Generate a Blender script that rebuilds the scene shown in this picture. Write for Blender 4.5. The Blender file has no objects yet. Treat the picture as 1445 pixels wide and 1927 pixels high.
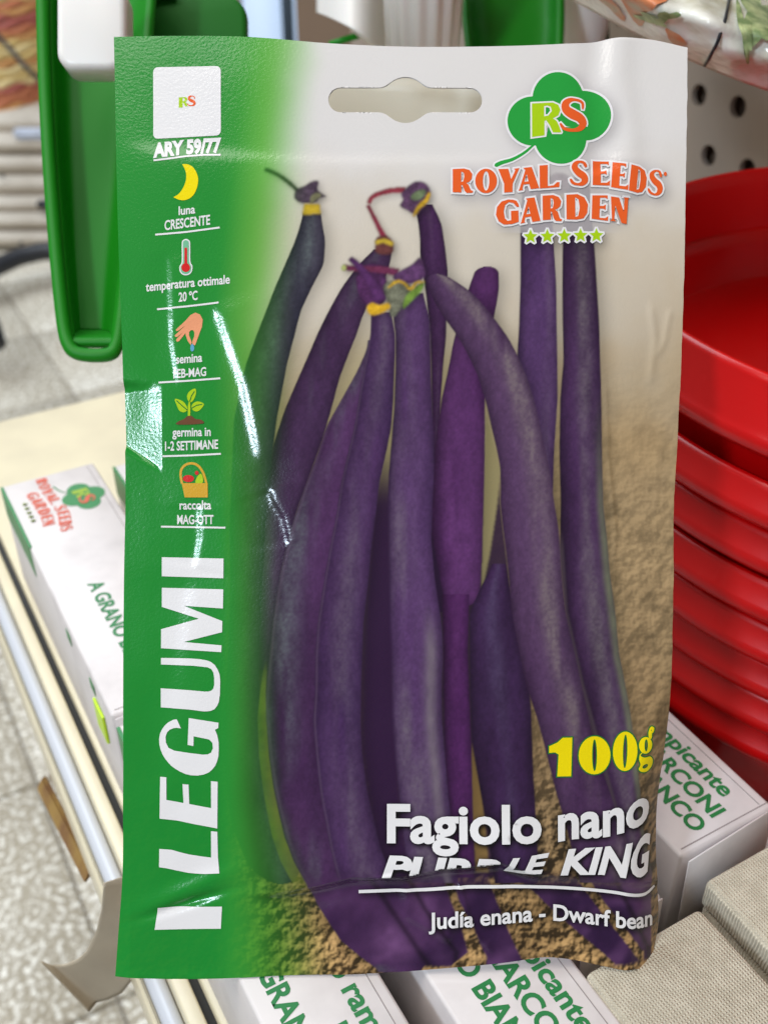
import bpy, bmesh, math, random
import numpy as np
from mathutils import Vector, Matrix

random.seed(4); RNG = np.random.default_rng(7)
SC = bpy.context.scene
COL = SC.collection

# ------------------------------------------------------------------ camera
F = 1976.0                       # focal length in photograph pixels (1445 x 1927)
PITCH, YAW = math.radians(35.0), math.radians(29.5)
CZ = 0.95                        # camera height above the shop floor
CAM = Vector((0, 0, CZ))
FW = Vector((math.sin(YAW)*math.cos(PITCH), math.cos(YAW)*math.cos(PITCH), -math.sin(PITCH)))
RT = Vector((math.cos(YAW), -math.sin(YAW), 0))
UP = RT.cross(FW)
cam = bpy.data.cameras.new('camera'); co = bpy.data.objects.new('camera', cam); COL.objects.link(co)
co.matrix_world = Matrix(((RT.x, UP.x, -FW.x, CAM.x), (RT.y, UP.y, -FW.y, CAM.y), (RT.z, UP.z, -FW.z, CAM.z), (0, 0, 0, 1)))
cam.sensor_fit = 'VERTICAL'; cam.sensor_height = 9.0; cam.lens = 9.0*F/1927
cam.clip_start = 0.02; cam.clip_end = 60
cam.dof.use_dof = True; cam.dof.focus_distance = 0.294; cam.dof.aperture_fstop = cam.lens/2.6
SC.camera = co
D = 0.294                        # distance of the packet's plane along the view axis
PXS = D/F                        # metres per photograph pixel on the packet

# ------------------------------------------------------------------ light (shop interior)
w = bpy.data.worlds.new('World'); SC.world = w; w.use_nodes = True
w.node_tree.nodes['Background'].inputs[0].default_value = (1.0, 0.965, 0.92, 1)
w.node_tree.nodes['Background'].inputs[1].default_value = 0.22
PC = CAM + FW*D
def area(name, dirv, dist, sx, sy, power, color, target=None):
    l = bpy.data.lights.new(name, 'AREA'); l.shape = 'RECTANGLE'; l.size = sx; l.size_y = sy
    l.energy = power; l.color = color
    o = bpy.data.objects.new(name, l); COL.objects.link(o)
    t = target or PC
    d = (RT*dirv[0] + UP*dirv[1] - FW*dirv[2]).normalized()
    o.location = t + d*dist
    o.rotation_euler = d.to_track_quat('Z', 'Y').to_euler()
    return o
area('ceiling_light', (-.10, .66, .66), 2.0, .35, 1.5, 12.5, (1.0, .95, .88))
area('ceiling_light', (-.55, .58, .62), 2.0, .35, 1.5, 12.5, (1.0, .95, .88))
area('shop_window', (-.50, .075, .88), 1.5, .17, .22, 11.0, (.70, .85, 1.0))
al = area('aisle_light', (0, 0, 1), 1.0, 2.2, 2.2, 80.0, (.82, .91, 1.0))
al.location = (-.4, 2.3, 2.6); al.rotation_euler = (0, 0, 0)
SC.view_settings.view_transform = 'Standard'; SC.view_settings.look = 'None'
SC.view_settings.exposure = 0.0; SC.view_settings.gamma = 1.0
SC.cycles.max_bounces = 6; SC.cycles.use_denoising = True

# ------------------------------------------------------------------ helpers
def lin(r, g, b):
    f = lambda c: (c/255/12.92) if c <= 10.31 else ((c/255+.055)/1.055)**2.4
    return (f(r), f(g), f(b))
def P(px, py, t):
    return CAM + (FW + RT*((px-722.5)/F) - UP*((py-963.5)/F))*t
def onz(px, py, h):
    d = FW + RT*((px-722.5)/F) - UP*((py-963.5)/F)
    return CAM + d*(-h/d.z)
def new_mat(name, col, rough=.5, spec=.5, metal=0, noise=None, bump=None, trans=0, coat=0, sss=0, alpha=None):
    m = bpy.data.materials.new(name); m.use_nodes = True
    nt = m.node_tree; b = nt.nodes['Principled BSDF']
    b.inputs['Base Color'].default_value = (*col, 1); b.inputs['Roughness'].default_value = rough
    b.inputs['Specular IOR Level'].default_value = spec; b.inputs['Metallic'].default_value = metal
    b.inputs['Transmission Weight'].default_value = trans; b.inputs['Coat Weight'].default_value = coat
    if sss:
        b.inputs['Subsurface Weight'].default_value = sss; b.inputs['Subsurface Scale'].default_value = .01
    if noise or bump:
        tc = nt.nodes.new('ShaderNodeTexCoord')
    if noise:                       # (scale, other colour, contrast low, high)
        n = nt.nodes.new('ShaderNodeTexNoise'); n.inputs['Scale'].default_value = noise[0]; n.inputs['Detail'].default_value = 5
        r = nt.nodes.new('ShaderNodeMapRange'); r.inputs[1].default_value = noise[2]; r.inputs[2].default_value = noise[3]
        mx = nt.nodes.new('ShaderNodeMix'); mx.data_type = 'RGBA'
        mx.inputs[6].default_value = (*col, 1); mx.inputs[7].default_value = (*noise[1], 1)
        nt.links.new(tc.outputs['Object'], n.inputs['Vector']); nt.links.new(n.outputs[0], r.inputs[0])
        nt.links.new(r.outputs[0], mx.inputs[0]); nt.links.new(mx.outputs[2], b.inputs['Base Color'])
    if bump:                        # (scale, distance, strength)
        n = nt.nodes.new('ShaderNodeTexNoise'); n.inputs['Scale'].default_value = bump[0]; n.inputs['Detail'].default_value = 3
        bp = nt.nodes.new('ShaderNodeBump'); bp.inputs['Distance'].default_value = bump[1]; bp.inputs['Strength'].default_value = bump[2]
        nt.links.new(tc.outputs['Object'], n.inputs['Vector']); nt.links.new(n.outputs[0], bp.inputs['Height'])
        nt.links.new(bp.outputs[0], b.inputs['Normal'])
    return m
def link(name, me, mat=None, parent=None, loc=None):
    o = bpy.data.objects.new(name, me); COL.objects.link(o)
    if mat is not None and me is not None: me.materials.append(mat)
    if parent is not None: o.parent = parent
    if loc is not None: o.location = loc
    return o
def tag(o, label, cat, group=None, kind=None):
    o['label'] = label; o['category'] = cat
    if group: o['group'] = group
    if kind: o['kind'] = kind
    return o
def structure(o):
    o['kind'] = 'structure'; return o
def mesh_bm(bm, name, smooth=False):
    bmesh.ops.recalc_face_normals(bm, faces=bm.faces)
    me = bpy.data.meshes.new(name); bm.to_mesh(me); bm.free()
    if smooth: me.polygons.foreach_set('use_smooth', [True]*len(me.polygons))
    return me
def box_me(name, x0, x1, y0, y1, z0, z1, bev=0.0, seg=2):
    bm = bmesh.new(); bmesh.ops.create_cube(bm, size=1)
    for v in bm.verts:
        v.co = Vector(((x0+x1)/2+v.co.x*(x1-x0), (y0+y1)/2+v.co.y*(y1-y0), (z0+z1)/2+v.co.z*(z1-z0)))
    if bev: bmesh.ops.bevel(bm, geom=bm.edges[:], offset=bev, segments=seg, profile=.5, affect='EDGES')
    return mesh_bm(bm, name, bool(bev))
def tube_me(name, pts, rad, n=10, closed=False):
    bm = bmesh.new(); rings = []
    pts = [Vector(p) for p in pts]
    for i, p in enumerate(pts):
        a = pts[max(i-1, 0)]; b = pts[min(i+1, len(pts)-1)]; t = (b-a).normalized()
        u = t.orthogonal().normalized() if i == 0 else (u - t*u.dot(t)).normalized()
        v = t.cross(u); r = rad[i] if hasattr(rad, '__len__') else rad
        rings.append([bm.verts.new(p+u*math.cos(k*2*math.pi/n)*r+v*math.sin(k*2*math.pi/n)*r) for k in range(n)])
    for a, b in zip(rings, rings[1:]):
        for k in range(n): bm.faces.new((a[k], a[(k+1) % n], b[(k+1) % n], b[k]))
    bm.faces.new(rings[0][::-1]); bm.faces.new(rings[-1])
    return mesh_bm(bm, name, True)
def lathe_me(name, prof, n=96, flute=None):
    bm = bmesh.new(); rings = []
    for r, z in prof:
        rings.append([bm.verts.new(((r*(1+(flute(k*2*math.pi/n) if flute else 0)))*math.cos(k*2*math.pi/n),
                                    (r*(1+(flute(k*2*math.pi/n) if flute else 0)))*math.sin(k*2*math.pi/n), z)) for k in range(n)])
    for a, b in zip(rings, rings[1:]):
        for k in range(n): bm.faces.new((a[k], a[(k+1) % n], b[(k+1) % n], b[k]))
    if prof[0][0] > 1e-5: bm.faces.new(rings[0])
    if prof[-1][0] > 1e-5: bm.faces.new(rings[-1])
    bmesh.ops.remove_doubles(bm, verts=bm.verts, dist=1e-6)
    return mesh_bm(bm, name, True)
def grid_me(name, fn, nu, nv, smooth=True):
    vs = [fn(i/(nu-1), j/(nv-1)) for j in range(nv) for i in range(nu)]
    fs = [(j*nu+i, j*nu+i+1, (j+1)*nu+i+1, (j+1)*nu+i) for j in range(nv-1) for i in range(nu-1)]
    me = bpy.data.meshes.new(name); me.from_pydata([tuple(v) for v in vs], [], fs)
    if smooth: me.polygons.foreach_set('use_smooth', [True]*len(me.polygons))
    return me
def solid(o, th, off=0):
    m = o.modifiers.new('solid', 'SOLIDIFY'); m.thickness = th; m.offset = off; return o
def empty(name, loc, rz=0):
    o = bpy.data.objects.new(name, None); COL.objects.link(o); o.location = loc; o.rotation_euler = (0, 0, rz)
    o.empty_display_size = .02; return o

# ------------------------------------------------------------------ noise and raster helpers
def vnoise(x, y, seed):
    xi = np.floor(x).astype(np.int64); yi = np.floor(y).astype(np.int64); fx = x-xi; fy = y-yi
    fx = fx*fx*(3-2*fx); fy = fy*fy*(3-2*fy)
    def h(a, b):
        n = (a*374761393 + b*668265263 + seed*974711) & 0x7fffffff
        n = ((n ^ (n >> 13))*1274126177) & 0x7fffffff
        return ((n ^ (n >> 16)) & 0xffff)/65535.0
    return (h(xi, yi)*(1-fx)+h(xi+1, yi)*fx)*(1-fy) + (h(xi, yi+1)*(1-fx)+h(xi+1, yi+1)*fx)*fy
def fbm(x, y, s, seed=1, oct=4, sy=None):
    sy = sy or s; r = 0; a = .5; t = 0
    for k in range(oct):
        r = r + a*vnoise(x/s*2**k, y/sy*2**k, seed+k*17); t += a; a *= .5
    return r/t
def sstep(a, b, x):
    t = np.clip((x-a)/(b-a), 0, 1); return t*t*(3-2*t)
def boxblur(a, r):
    for ax in (0, 1):
        for _ in range(2):
            p = np.pad(a, [(r+1, r) if k == ax else (0, 0) for k in range(2)], mode='edge')
            c = np.cumsum(p, axis=ax)
            a = (np.take(c, range(2*r+1, c.shape[ax]), ax) - np.take(c, range(0, c.shape[ax]-2*r-1), ax))/(2*r+1)
    return a

# ------------------------------------------------------------------ the packet: its outline and relief, in photograph pixels
LEFT = [(60, 215), (400, 222), (700, 232), (900, 236), (1100, 233), (1500, 232), (1650, 230), (1760, 222), (1845, 216)]
RIGHT = [(60, 1293), (300, 1290), (600, 1284), (800, 1276), (950, 1267), (1100, 1266), (1300, 1262), (1450, 1255), (1560, 1247), (1650, 1246), (1760, 1253), (1800, 1250), (1830, 1240)]
TOP = [(215, 70), (330, 68), (460, 70), (620, 82), (760, 88), (900, 87), (1050, 82), (1110, 78), (1160, 71), (1215, 73), (1293, 90)]
BOT = [(215, 1839), (300, 1841), (400, 1841), (520, 1836), (700, 1831), (830, 1822), (960, 1809), (1040, 1800), (1090, 1806), (1140, 1817), (1200, 1827), (1240, 1822), (1252, 1812)]
def curve(pts, x):
    a = np.array(pts, float); xs = a[:, 0]; ys = a[:, 1]
    m = np.gradient(ys, xs); k = np.clip(np.searchsorted(xs, x)-1, 0, len(xs)-2)
    h = xs[k+1]-xs[k]; t = np.clip((x-xs[k])/h, 0, 1)
    return (2*t**3-3*t**2+1)*ys[k]+(t**3-2*t**2+t)*h*m[k]+(-2*t**3+3*t**2)*ys[k+1]+(t**3-t**2)*h*m[k+1]
def polydist(x, y, pts):
    """signed side and distance to a polyline, and position along it (0..1)"""
    best = np.full(x.shape, 1e9); side = np.zeros(x.shape); al = np.zeros(x.shape)
    L = np.cumsum([0]+[math.dist(a, b) for a, b in zip(pts, pts[1:])])
    for i, (a, b) in enumerate(zip(pts, pts[1:])):
        dx, dy = b[0]-a[0], b[1]-a[1]; l = math.hypot(dx, dy)
        t = ((x-a[0])*dx+(y-a[1])*dy)/l/l; tc = np.clip(t, 0, 1)
        d = np.hypot(x-a[0]-tc*dx, y-a[1]-tc*dy); s = ((x-a[0])*(-dy)+(y-a[1])*dx)/l
        q = d < best; best = np.where(q, d, best); side = np.where(q, s, side); al = np.where(q, (L[i]+tc*l)/L[-1], al)
    return side, best, al
def crease(x, y, pts, width, rise, fade=.12):
    """a step of given rise (pixels) across a polyline: higher on its right-hand side as it runs down"""
    s, d, a = polydist(x, y, pts)
    env = sstep(0, fade, a)*sstep(0, fade, 1-a)
    return rise*env*(np.tanh(-s/width))*np.exp(-(d/(width*9))**2)
def ridge(x, y, pts, width, rise, fade=.2):
    s, d, a = polydist(x, y, pts)
    return rise*sstep(0, fade, a)*sstep(0, fade, 1-a)*np.exp(-(d/width)**2)
FOLD = [(430, 1688), (520, 1678), (600, 1662), (660, 1646), (720, 1645), (756, 1645), (790, 1638), (830, 1629), (880, 1625), (940, 1617), (1000, 1640), (1120, 1652), (1250, 1672)]
def relief(x, y):
    """height of the front of the packet above its plane, in photograph pixels"""
    x = np.asarray(x, float); y = np.asarray(y, float)
    lat = sstep(330, 640, x)*(1-sstep(900, 1225, x))
    z = 17*lat*sstep(480, 1250, y)*(1-sstep(1560, 1760, y)*.8)
    z += 10*(fbm(x, y, 330, 5, 2)-.5) + 4.5*(fbm(x, y, 95, 9, 2, 190)-.5)*sstep(250, 700, y)
    # left edge bends back at the glare patch
    top = sstep(716, 742, y+8*fbm(x, y, 14, 3, 2)); bot = 1-sstep(-5, 9, y-(842+(x-235)*.62))
    z += -np.clip(305-x, 0, None)*.160*top*bot
    z += crease(x, y, [(318, 470), (320, 560), (322, 640), (331, 700), (336, 735)], 5.2, .90)
    z += crease(x, y, [(398, 565), (412, 600), (430, 650), (458, 730), (473, 800), (484, 850), (488, 880)], 10, 1.94)
    z += crease(x, y, [(505, 915), (516, 945), (534, 975), (543, 1010), (546, 1030)], 6.5, 1.40)
    z += crease(x, y, [(374, 945), (376, 1010), (371, 1040), (364, 1075)], 6.0, 1.12)
    z += crease(x, y, [(362, 1070), (345, 1200), (332, 1300), (318, 1440), (312, 1520)], 16, 1.2)
    # pale ridges of the film over the picture
    z += ridge(x, y, [(1136, 680), (1140, 760), (1143, 860), (1152, 960), (1157, 1005), (1154, 1060), (1156, 1130)], 5, 1.5)
    z += ridge(x, y, [(1222, 560), (1232, 640), (1226, 690), (1222, 730)], 8, 2.0) + ridge(x, y, [(1262, 575), (1250, 640), (1232, 680)], 7, 1.6)
    # top right corner is dented
    z += ridge(x, y, [(1170, 60), (1165, 140), (1185, 260), (1180, 380)], 26, 4, .05) - ridge(x, y, [(1120, 60), (1112, 160), (1130, 330)], 26, 4, .05)
    z += crease(x, y, [(216, 268), (340, 286), (600, 300), (900, 300), (1285, 292)], 12, -1.4)
    # the fold above the bottom seam
    s, d, a = polydist(x, y, FOLD)
    env = sstep(0, .22, a)*(1-.55*sstep(.62, .8, a))
    z += env*(10*np.exp(-(np.clip(-s, 0, None)/60)**2)*(s <= 0) + 10*np.exp(-(np.clip(s, 0, None)/9)**2)*(s > 0) - 7*np.exp(-((s-26)/22)**2)*(s > 0))
    # wrinkles at the bottom left and middle
    z += 5*np.exp(-(((x-360)*.35+(y-1672)*.9)/17)**2-((x-360)/75)**2) - 6*np.exp(-(((x-360)*.30+(y-1698)*.95)/9)**2-((x-350)/70)**2)
    z += ridge(x, y, [(858, 1640), (872, 1690), (884, 1745), (915, 1775), (935, 1800)], 6, 4) + ridge(x, y, [(760, 1640), (770, 1720), (840, 1760), (868, 1705)], 12, 4)
    z += ridge(x, y, [(700, 1648), (735, 1642), (765, 1640)], 4, 2.5)
    # right edge rolls back towards the bottom, left bottom corner lies flat
    z += -np.clip(x-(1262-sstep(1200, 1560, y)*85), 0, None)**1.6*.055*sstep(500, 1500, y)
    z += -np.clip(245-x, 0, None)*.18*sstep(1500, 1800, y)
    z += 4.5*np.exp(-((y-1838)/10)**2)*(x < 420)*.4*(fbm(x, y, 20, 8, 2)) 
    return z
def backfall(x, y):
    return 26*sstep(300, 640, x)*(1-sstep(900, 1240, x))*sstep(500, 1200, y)*(1-sstep(1500, 1790, y))
X0, Y0 = 735.0, 1839.0           # the packet's base, its local origin
packet = bpy.data.objects.new('seed_packet', None); COL.objects.link(packet)
pm = co.matrix_world.copy(); pm.translation = P(X0, Y0, D); packet.matrix_world = pm
packet.empty_display_size = .02
tag(packet, 'purple dwarf bean seed packet, green left band, slotted hang hole, propped on the white cartons', 'seed packet')
def loc3(x, y, off=0.0):
    """photograph pixel on the packet -> packet coordinates"""
    x = np.asarray(x, float); y = np.asarray(y, float)
    return np.stack([(x-X0)*PXS, -(y-Y0)*PXS, relief(x, y)*PXS+off], -1)
def normals3(x, y):
    e = 1.0
    gx = (relief(x+e, y)-relief(x-e, y))/(2*e); gy = (relief(x, y+e)-relief(x, y-e))/(2*e)
    n = np.stack([-gx, gy, np.ones_like(gx)], -1)
    return n/np.linalg.norm(n, axis=-1, keepdims=True)
def hole_sdf(x, y):
    t = np.clip((x-641)/(884-641), 0, 1)
    a = np.hypot(x-641-t*243, y-188-t*1)-23
    b = np.hypot(x-763, y-188.5)-43
    k = 14; h = np.clip(.5+.5*(b-a)/k, 0, 1)
    return b*(1-h)+a*h - k*h*(1-h)
def sheet(step):
    nu = int(1075/step); nv = int(1765/step)
    u, v = np.meshgrid(np.linspace(0, 1, nu), np.linspace(0, 1, nv))
    yl = 70+(1839-70)*v
    xl, xr = curve(LEFT, yl), curve(RIGHT, yl)
    x = xl+(xr-xl)*u
    tt, bb = curve(TOP, 215+u*1078), curve(BOT, 215+u*1037)
    y = tt+(bb-tt)*v
    # trim the tiny wobble along the cut edges
    x = x+np.where((u > .999), 1.5*(fbm(x*0, y, 26, 4, 2)-.5), 0)
    s = hole_sdf(x, y); e = .5
    gx = (hole_sdf(x+e, y)-hole_sdf(x-e, y)); gy = (hole_sdf(x, y+e)-hole_sdf(x, y-e)); gl = np.hypot(gx, gy)+1e-9
    near = np.abs(s) < step*.55
    keepv = s > -step*1.6
    mv = (near | ((s < 0) & keepv))
    x = np.where(mv, x-s*gx/gl, x); y = np.where(mv, y-s*gy/gl, y)
    inside = (s < -step*.02)
    idx = np.arange(nu*nv).reshape(nv, nu)
    q = np.stack([idx[1:, :-1], idx[1:, 1:], idx[:-1, 1:], idx[:-1, :-1]], -1).reshape(-1, 4)
    ins = inside.ravel()
    q = q[~ins[q].all(1)]
    used = np.unique(q); remap = np.full(nu*nv, -1); remap[used] = np.arange(len(used))
    return x.ravel()[used], y.ravel()[used], remap[q]
def np_mesh(name, co3, q):
    me = bpy.data.meshes.new(name); k = q.shape[1]
    me.vertices.add(len(co3)); me.vertices.foreach_set('co', co3.astype(np.float32).ravel())
    me.loops.add(q.size); me.loops.foreach_set('vertex_index', q.astype(np.int32).ravel())
    me.polygons.add(len(q)); me.polygons.foreach_set('loop_start', np.arange(0, q.size, k, dtype=np.int32))
    me.polygons.foreach_set('use_smooth', np.ones(len(q), bool))
    me.update(calc_edges=True); return me

# ------------------------------------------------------------------ flat printed shapes laid on the packet
def eval_mesh(o):
    dg = bpy.context.evaluated_depsgraph_get(); dg.update()
    me = bpy.data.meshes.new_from_object(o.evaluated_get(dg)); bpy.data.objects.remove(o); return me
def blunt(lp):
    """cut acute corners so that an outline never throws a spike"""
    out = []; n = len(lp)
    for i in range(n):
        p, a, b = lp[i], lp[i-1], lp[(i+1) % n]
        u = (a[0]-p[0], a[1]-p[1]); v = (b[0]-p[0], b[1]-p[1]); lu, lv = math.hypot(*u), math.hypot(*v)
        if lu < 1e-6 or lv < 1e-6: continue
        if (u[0]*v[0]+u[1]*v[1])/(lu*lv) > .25:
            e = min(.9, .3*lu); f = min(.9, .3*lv)
            out += [(p[0]+u[0]/lu*e, p[1]+u[1]/lu*e), (p[0]+v[0]/lv*f, p[1]+v[1]/lv*f)]
        else: out.append(p)
    return out
def poly_tris(loops, offset=0.0):
    if offset > 0: loops = [blunt(blunt(lp)) for lp in loops]
    cu = bpy.data.curves.new('c', 'CURVE'); cu.dimensions = '2D'; cu.fill_mode = 'BOTH'; cu.offset = offset
    for lp in loops:
        sp = cu.splines.new('POLY'); sp.points.add(len(lp)-1)
        for p, q in zip(sp.points, lp): p.co = (q[0], -q[1], 0, 1)
        sp.use_cyclic_u = True
    o = bpy.data.objects.new('c', cu); COL.objects.link(o)
    return eval_mesh(o)
def text_tris(s, weight=0.0, shear=0.0, spacing=1.0):
    """outline of a line of text with x 0..1 over its ink width and y in cap heights above the baseline"""
    cu = bpy.data.curves.new('t', 'FONT'); cu.body = s; cu.size = 1; cu.offset = weight; cu.shear = shear
    cu.space_character = spacing; cu.resolution_u = 4; cu.fill_mode = 'BOTH'
    o = bpy.data.objects.new('t', cu); COL.objects.link(o)
    return eval_mesh(o)
_c = text_tris('H'); CAPH = max(v.co.y for v in _c.vertices)
def cut(me, cell):
    bm = bmesh.new(); bm.from_mesh(me); bpy.data.meshes.remove(me)
    if not bm.verts: return bm
    for ax in (0, 1):
        lo = min(v.co[ax] for v in bm.verts); hi = max(v.co[ax] for v in bm.verts)
        n = int((hi-lo)/cell)
        for k in range(1, n+1):
            c = [0, 0, 0]; c[ax] = lo+(hi-lo)*k/(n+1); nn = [0, 0, 0]; nn[ax] = 1
            bmesh.ops.bisect_plane(bm, geom=bm.verts[:]+bm.edges[:]+bm.faces[:], dist=1e-5, plane_co=c, plane_no=nn)
    bmesh.ops.triangulate(bm, faces=bm.faces[:])
    return bm
MASKS = {}
def lay(bm, name, mat, layer, parent=None, mask=None):
    """bm in photograph pixels (x, -y); lay it on the packet's relief"""
    me = bpy.data.meshes.new(name); bm.to_mesh(me); bm.free()
    n = len(me.vertices)
    if n == 0: return None
    c = np.empty(n*3, np.float32); me.vertices.foreach_get('co', c); c = c.reshape(-1, 3)
    x = c[:, 0].astype(float); y = -c[:, 1].astype(float)
    if mask is not None:
        tri = np.empty(len(me.polygons)*3, np.int32); me.polygons.foreach_get('vertices', tri)
        MASKS.setdefault(mask, []).append(np.stack([x, y], -1)[tri.reshape(-1, 3)])
    me.vertices.foreach_set('co', loc3(x, y, 0.00007+0.00004*layer).astype(np.float32).ravel())
    me.polygons.foreach_set('use_smooth', np.ones(len(me.polygons), bool))
    me.update(); me.normals_split_custom_set_from_vertices([tuple(v) for v in normals3(x, y)])
    return link(name, me, mat, parent or packet)
def shape(name, loops, mat, layer=1, offset=0.0, cell=12, parent=None, mask=None):
    return lay(cut(poly_tris(loops, offset), cell), name, mat, layer, parent, mask)
def stroke(pts, width):
    """closed loop round a polyline of given width (number or list)"""
    n = len(pts); ws = width if hasattr(width, '__len__') else [width]*n; l, r = [], []
    for i in range(n):
        a = pts[max(i-1, 0)]; b = pts[min(i+1, n-1)]; d = math.hypot(b[0]-a[0], b[1]-a[1]) or 1
        nx, ny = -(b[1]-a[1])/d, (b[0]-a[0])/d
        l.append((pts[i][0]+nx*ws[i]/2, pts[i][1]+ny*ws[i]/2)); r.append((pts[i][0]-nx*ws[i]/2, pts[i][1]-ny*ws[i]/2))
    return l+r[::-1]
def oval(cx, cy, rx, ry, n=28, rot=0.0):
    c, s = math.cos(rot), math.sin(rot)
    return [(cx+rx*math.cos(k*2*math.pi/n)*c-ry*math.sin(k*2*math.pi/n)*s, cy+rx*math.cos(k*2*math.pi/n)*s+ry*math.sin(k*2*math.pi/n)*c) for k in range(n)]
def spl(pts, n=6, closed=True):
    """smooth a loop"""
    out = []; m = len(pts)
    for i in range(m if closed else m-1):
        p0, p1, p2, p3 = (pts[(i+k-1) % m] if closed else pts[min(max(i+k-1, 0), m-1)] for k in range(4))
        for j in range(n):
            t = j/n
            out.append(tuple(.5*(2*p1[k]+(p2[k]-p0[k])*t+(2*p0[k]-5*p1[k]+4*p2[k]-p3[k])*t*t+(3*p1[k]-p0[k]-3*p2[k]+p3[k])*t**3) for k in (0, 1)))
    if not closed: out.append(pts[-1])
    return out
def line_text(name, s, mat, base, cap, weight=.0, shear=0.0, layer=1, xmap=None, parent=None, mask=None, clip=None, cell=9, spacing=1.0):
    """text whose ink spans the baseline curve 'base' [(x, y)...]; cap: cap height or curve [(x, h)...]"""
    me = text_tris(s, weight, shear, spacing)
    xs = [v.co.x for v in me.vertices]; lo, hi = min(xs), max(xs); W = base[-1][0]-base[0][0]
    capf = cap if hasattr(cap, '__len__') else [(base[0][0], cap), (base[-1][0], cap)]
    sc = W/(hi-lo)
    bm = bmesh.new(); bm.from_mesh(me); bpy.data.meshes.remove(me)
    me2 = bpy.data.meshes.new('x')
    for v in bm.verts: v.co.x = (v.co.x-lo)*sc; v.co.y = v.co.y/CAPH*capf[0][1]
    bm.to_mesh(me2); bm.free(); bm = cut(me2, cell)
    bx = [p[0] for p in base]; by = [p[1] for p in base]; cx = [p[0] for p in capf]; cy = [p[1] for p in capf]
    for v in bm.verts:
        x = base[0][0]+v.co.x
        if xmap: x = float(np.interp(v.co.x/W, [q[0] for q in xmap], [q[1] for q in xmap]))
        b = float(np.interp(x, bx, by)); c = float(np.interp(x, cx, cy))/capf[0][1]
        v.co = Vector((x, -(b-v.co.y*c), 0))
    if clip:                                   # keep only what is above the curve clip [(x, y)...]
        for a, b in zip(clip, clip[1:]):
            pass
        dele = [f for f in bm.faces if -f.calc_center_median().y > np.interp(f.calc_center_median().x, [q[0] for q in clip], [q[1] for q in clip])]
        bmesh.ops.delete(bm, geom=dele, context='FACES')
    return lay(bm, name, mat, layer, parent, mask)

# print inks: glossy film over flat colours
def film(name, col=None, attr=None):
    m = bpy.data.materials.new(name); m.use_nodes = True; nt = m.node_tree; b = nt.nodes['Principled BSDF']
    if col: b.inputs['Base Color'].default_value = (*col, 1)
    if attr:
        a = nt.nodes.new('ShaderNodeAttribute'); a.attribute_name = attr; nt.links.new(a.outputs['Color'], b.inputs['Base Color'])
    b.inputs['Roughness'].default_value = .17; b.inputs['Specular IOR Level'].default_value = .42
    tc = nt.nodes.new('ShaderNodeTexCoord'); n = nt.nodes.new('ShaderNodeTexNoise'); n.inputs['Scale'].default_value = 1300; n.inputs['Detail'].default_value = 2
    bp = nt.nodes.new('ShaderNodeBump'); bp.inputs['Distance'].default_value = .00004; bp.inputs['Strength'].default_value = 1.0
    nt.links.new(tc.outputs['Object'], n.inputs['Vector']); nt.links.new(n.outputs[0], bp.inputs['Height']); nt.links.new(bp.outputs[0], b.inputs['Normal'])
    return m
INK = {k: film('ink_'+k, lin(*v)) for k, v in dict(white=(236, 232, 232), green=(38, 158, 62), lime=(172, 208, 20), orange=(236, 96, 38), yellow=(246, 222, 0),
       skin=(240, 160, 118), blue=(98, 165, 200), brown=(112, 72, 48), straw=(214, 164, 46), red=(214, 36, 38), leaf=(176, 206, 30), deep=(34, 118, 52), glass=(120, 190, 150)).items()}

# --- logo
def z1(pts): return [(820+a/3.1413, 110+b/3.1413) for a, b in pts]
clover = []
for i in range(240):                       # outline of four overlapping round leaves
    a = i*2*math.pi/240; best = 0
    for cx, cy, rx, ry in ((722, 240, 152, 160), (880, 335, 154, 148), (735, 470, 154, 158), (570, 372, 148, 146)):
        # ray from the middle of the clover
        ox, oy = (728-cx)/rx, (352-cy)/ry; dx, dy = math.cos(a)/rx, math.sin(a)/ry
        A = dx*dx+dy*dy; B = ox*dx+oy*dy; C = ox*ox+oy*oy-1; dsc = B*B-A*C
        if dsc > 0: best = max(best, (-B+math.sqrt(dsc))/A)
    clover.append((728+best*math.cos(a), 352+best*math.sin(a)))
stalk = stroke(spl([(345, 642), (385, 622), (450, 602), (515, 565), (560, 528), (590, 500)], 4, False), [4]+[22, 24, 24, 24, 22, 22, 20, 20, 18, 18, 17, 16, 16, 15, 14, 13, 12, 12, 12, 12])
LET = {}
LET['R'] = [[(98, 660), (165, 657), (196, 666), (213, 690), (210, 716), (196, 735), (178, 743), (190, 752), (204, 784), (218, 790), (214, 800), (182, 801), (168, 788), (156, 756), (148, 753), (149, 798), (98, 796)], [(148, 675), (148, 736), (160, 732), (166, 705), (163, 682)]]
LET['O'] = [oval(294, 731, 64, 72, 30), oval(294, 731, 19, 57, 24)[::-1]]
LET['Y'] = [[(366, 662), (424, 660), (441, 722), (466, 668), (456, 660), (490, 656), (486, 664), (450, 748), (449, 797), (400, 800), (400, 748)]]
LET['A'] = [[(512, 655), (562, 650), (606, 774), (556, 780), (547, 750), (514, 753), (507, 776), (512, 786), (484, 789), (490, 778), (524, 668)], [(518, 737), (543, 734), (532, 690)]]
LET['L'] = [[(608, 641), (656, 637), (656, 762), (692, 757), (712, 738), (726, 738), (724, 767), (610, 776)]]
LET['S'] = [stroke(spl([(884, 648), (872, 624), (846, 616), (822, 628), (816, 652), (838, 680), (866, 700), (876, 724), (862, 744), (836, 750), (806, 742), (790, 718)], 4, False), list(np.interp(np.linspace(0, 1, 45), [0, .04, .18, .32, .5, .68, .82, .95, 1], [10, 20, 14, 34, 44, 36, 14, 18, 8])))]
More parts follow.
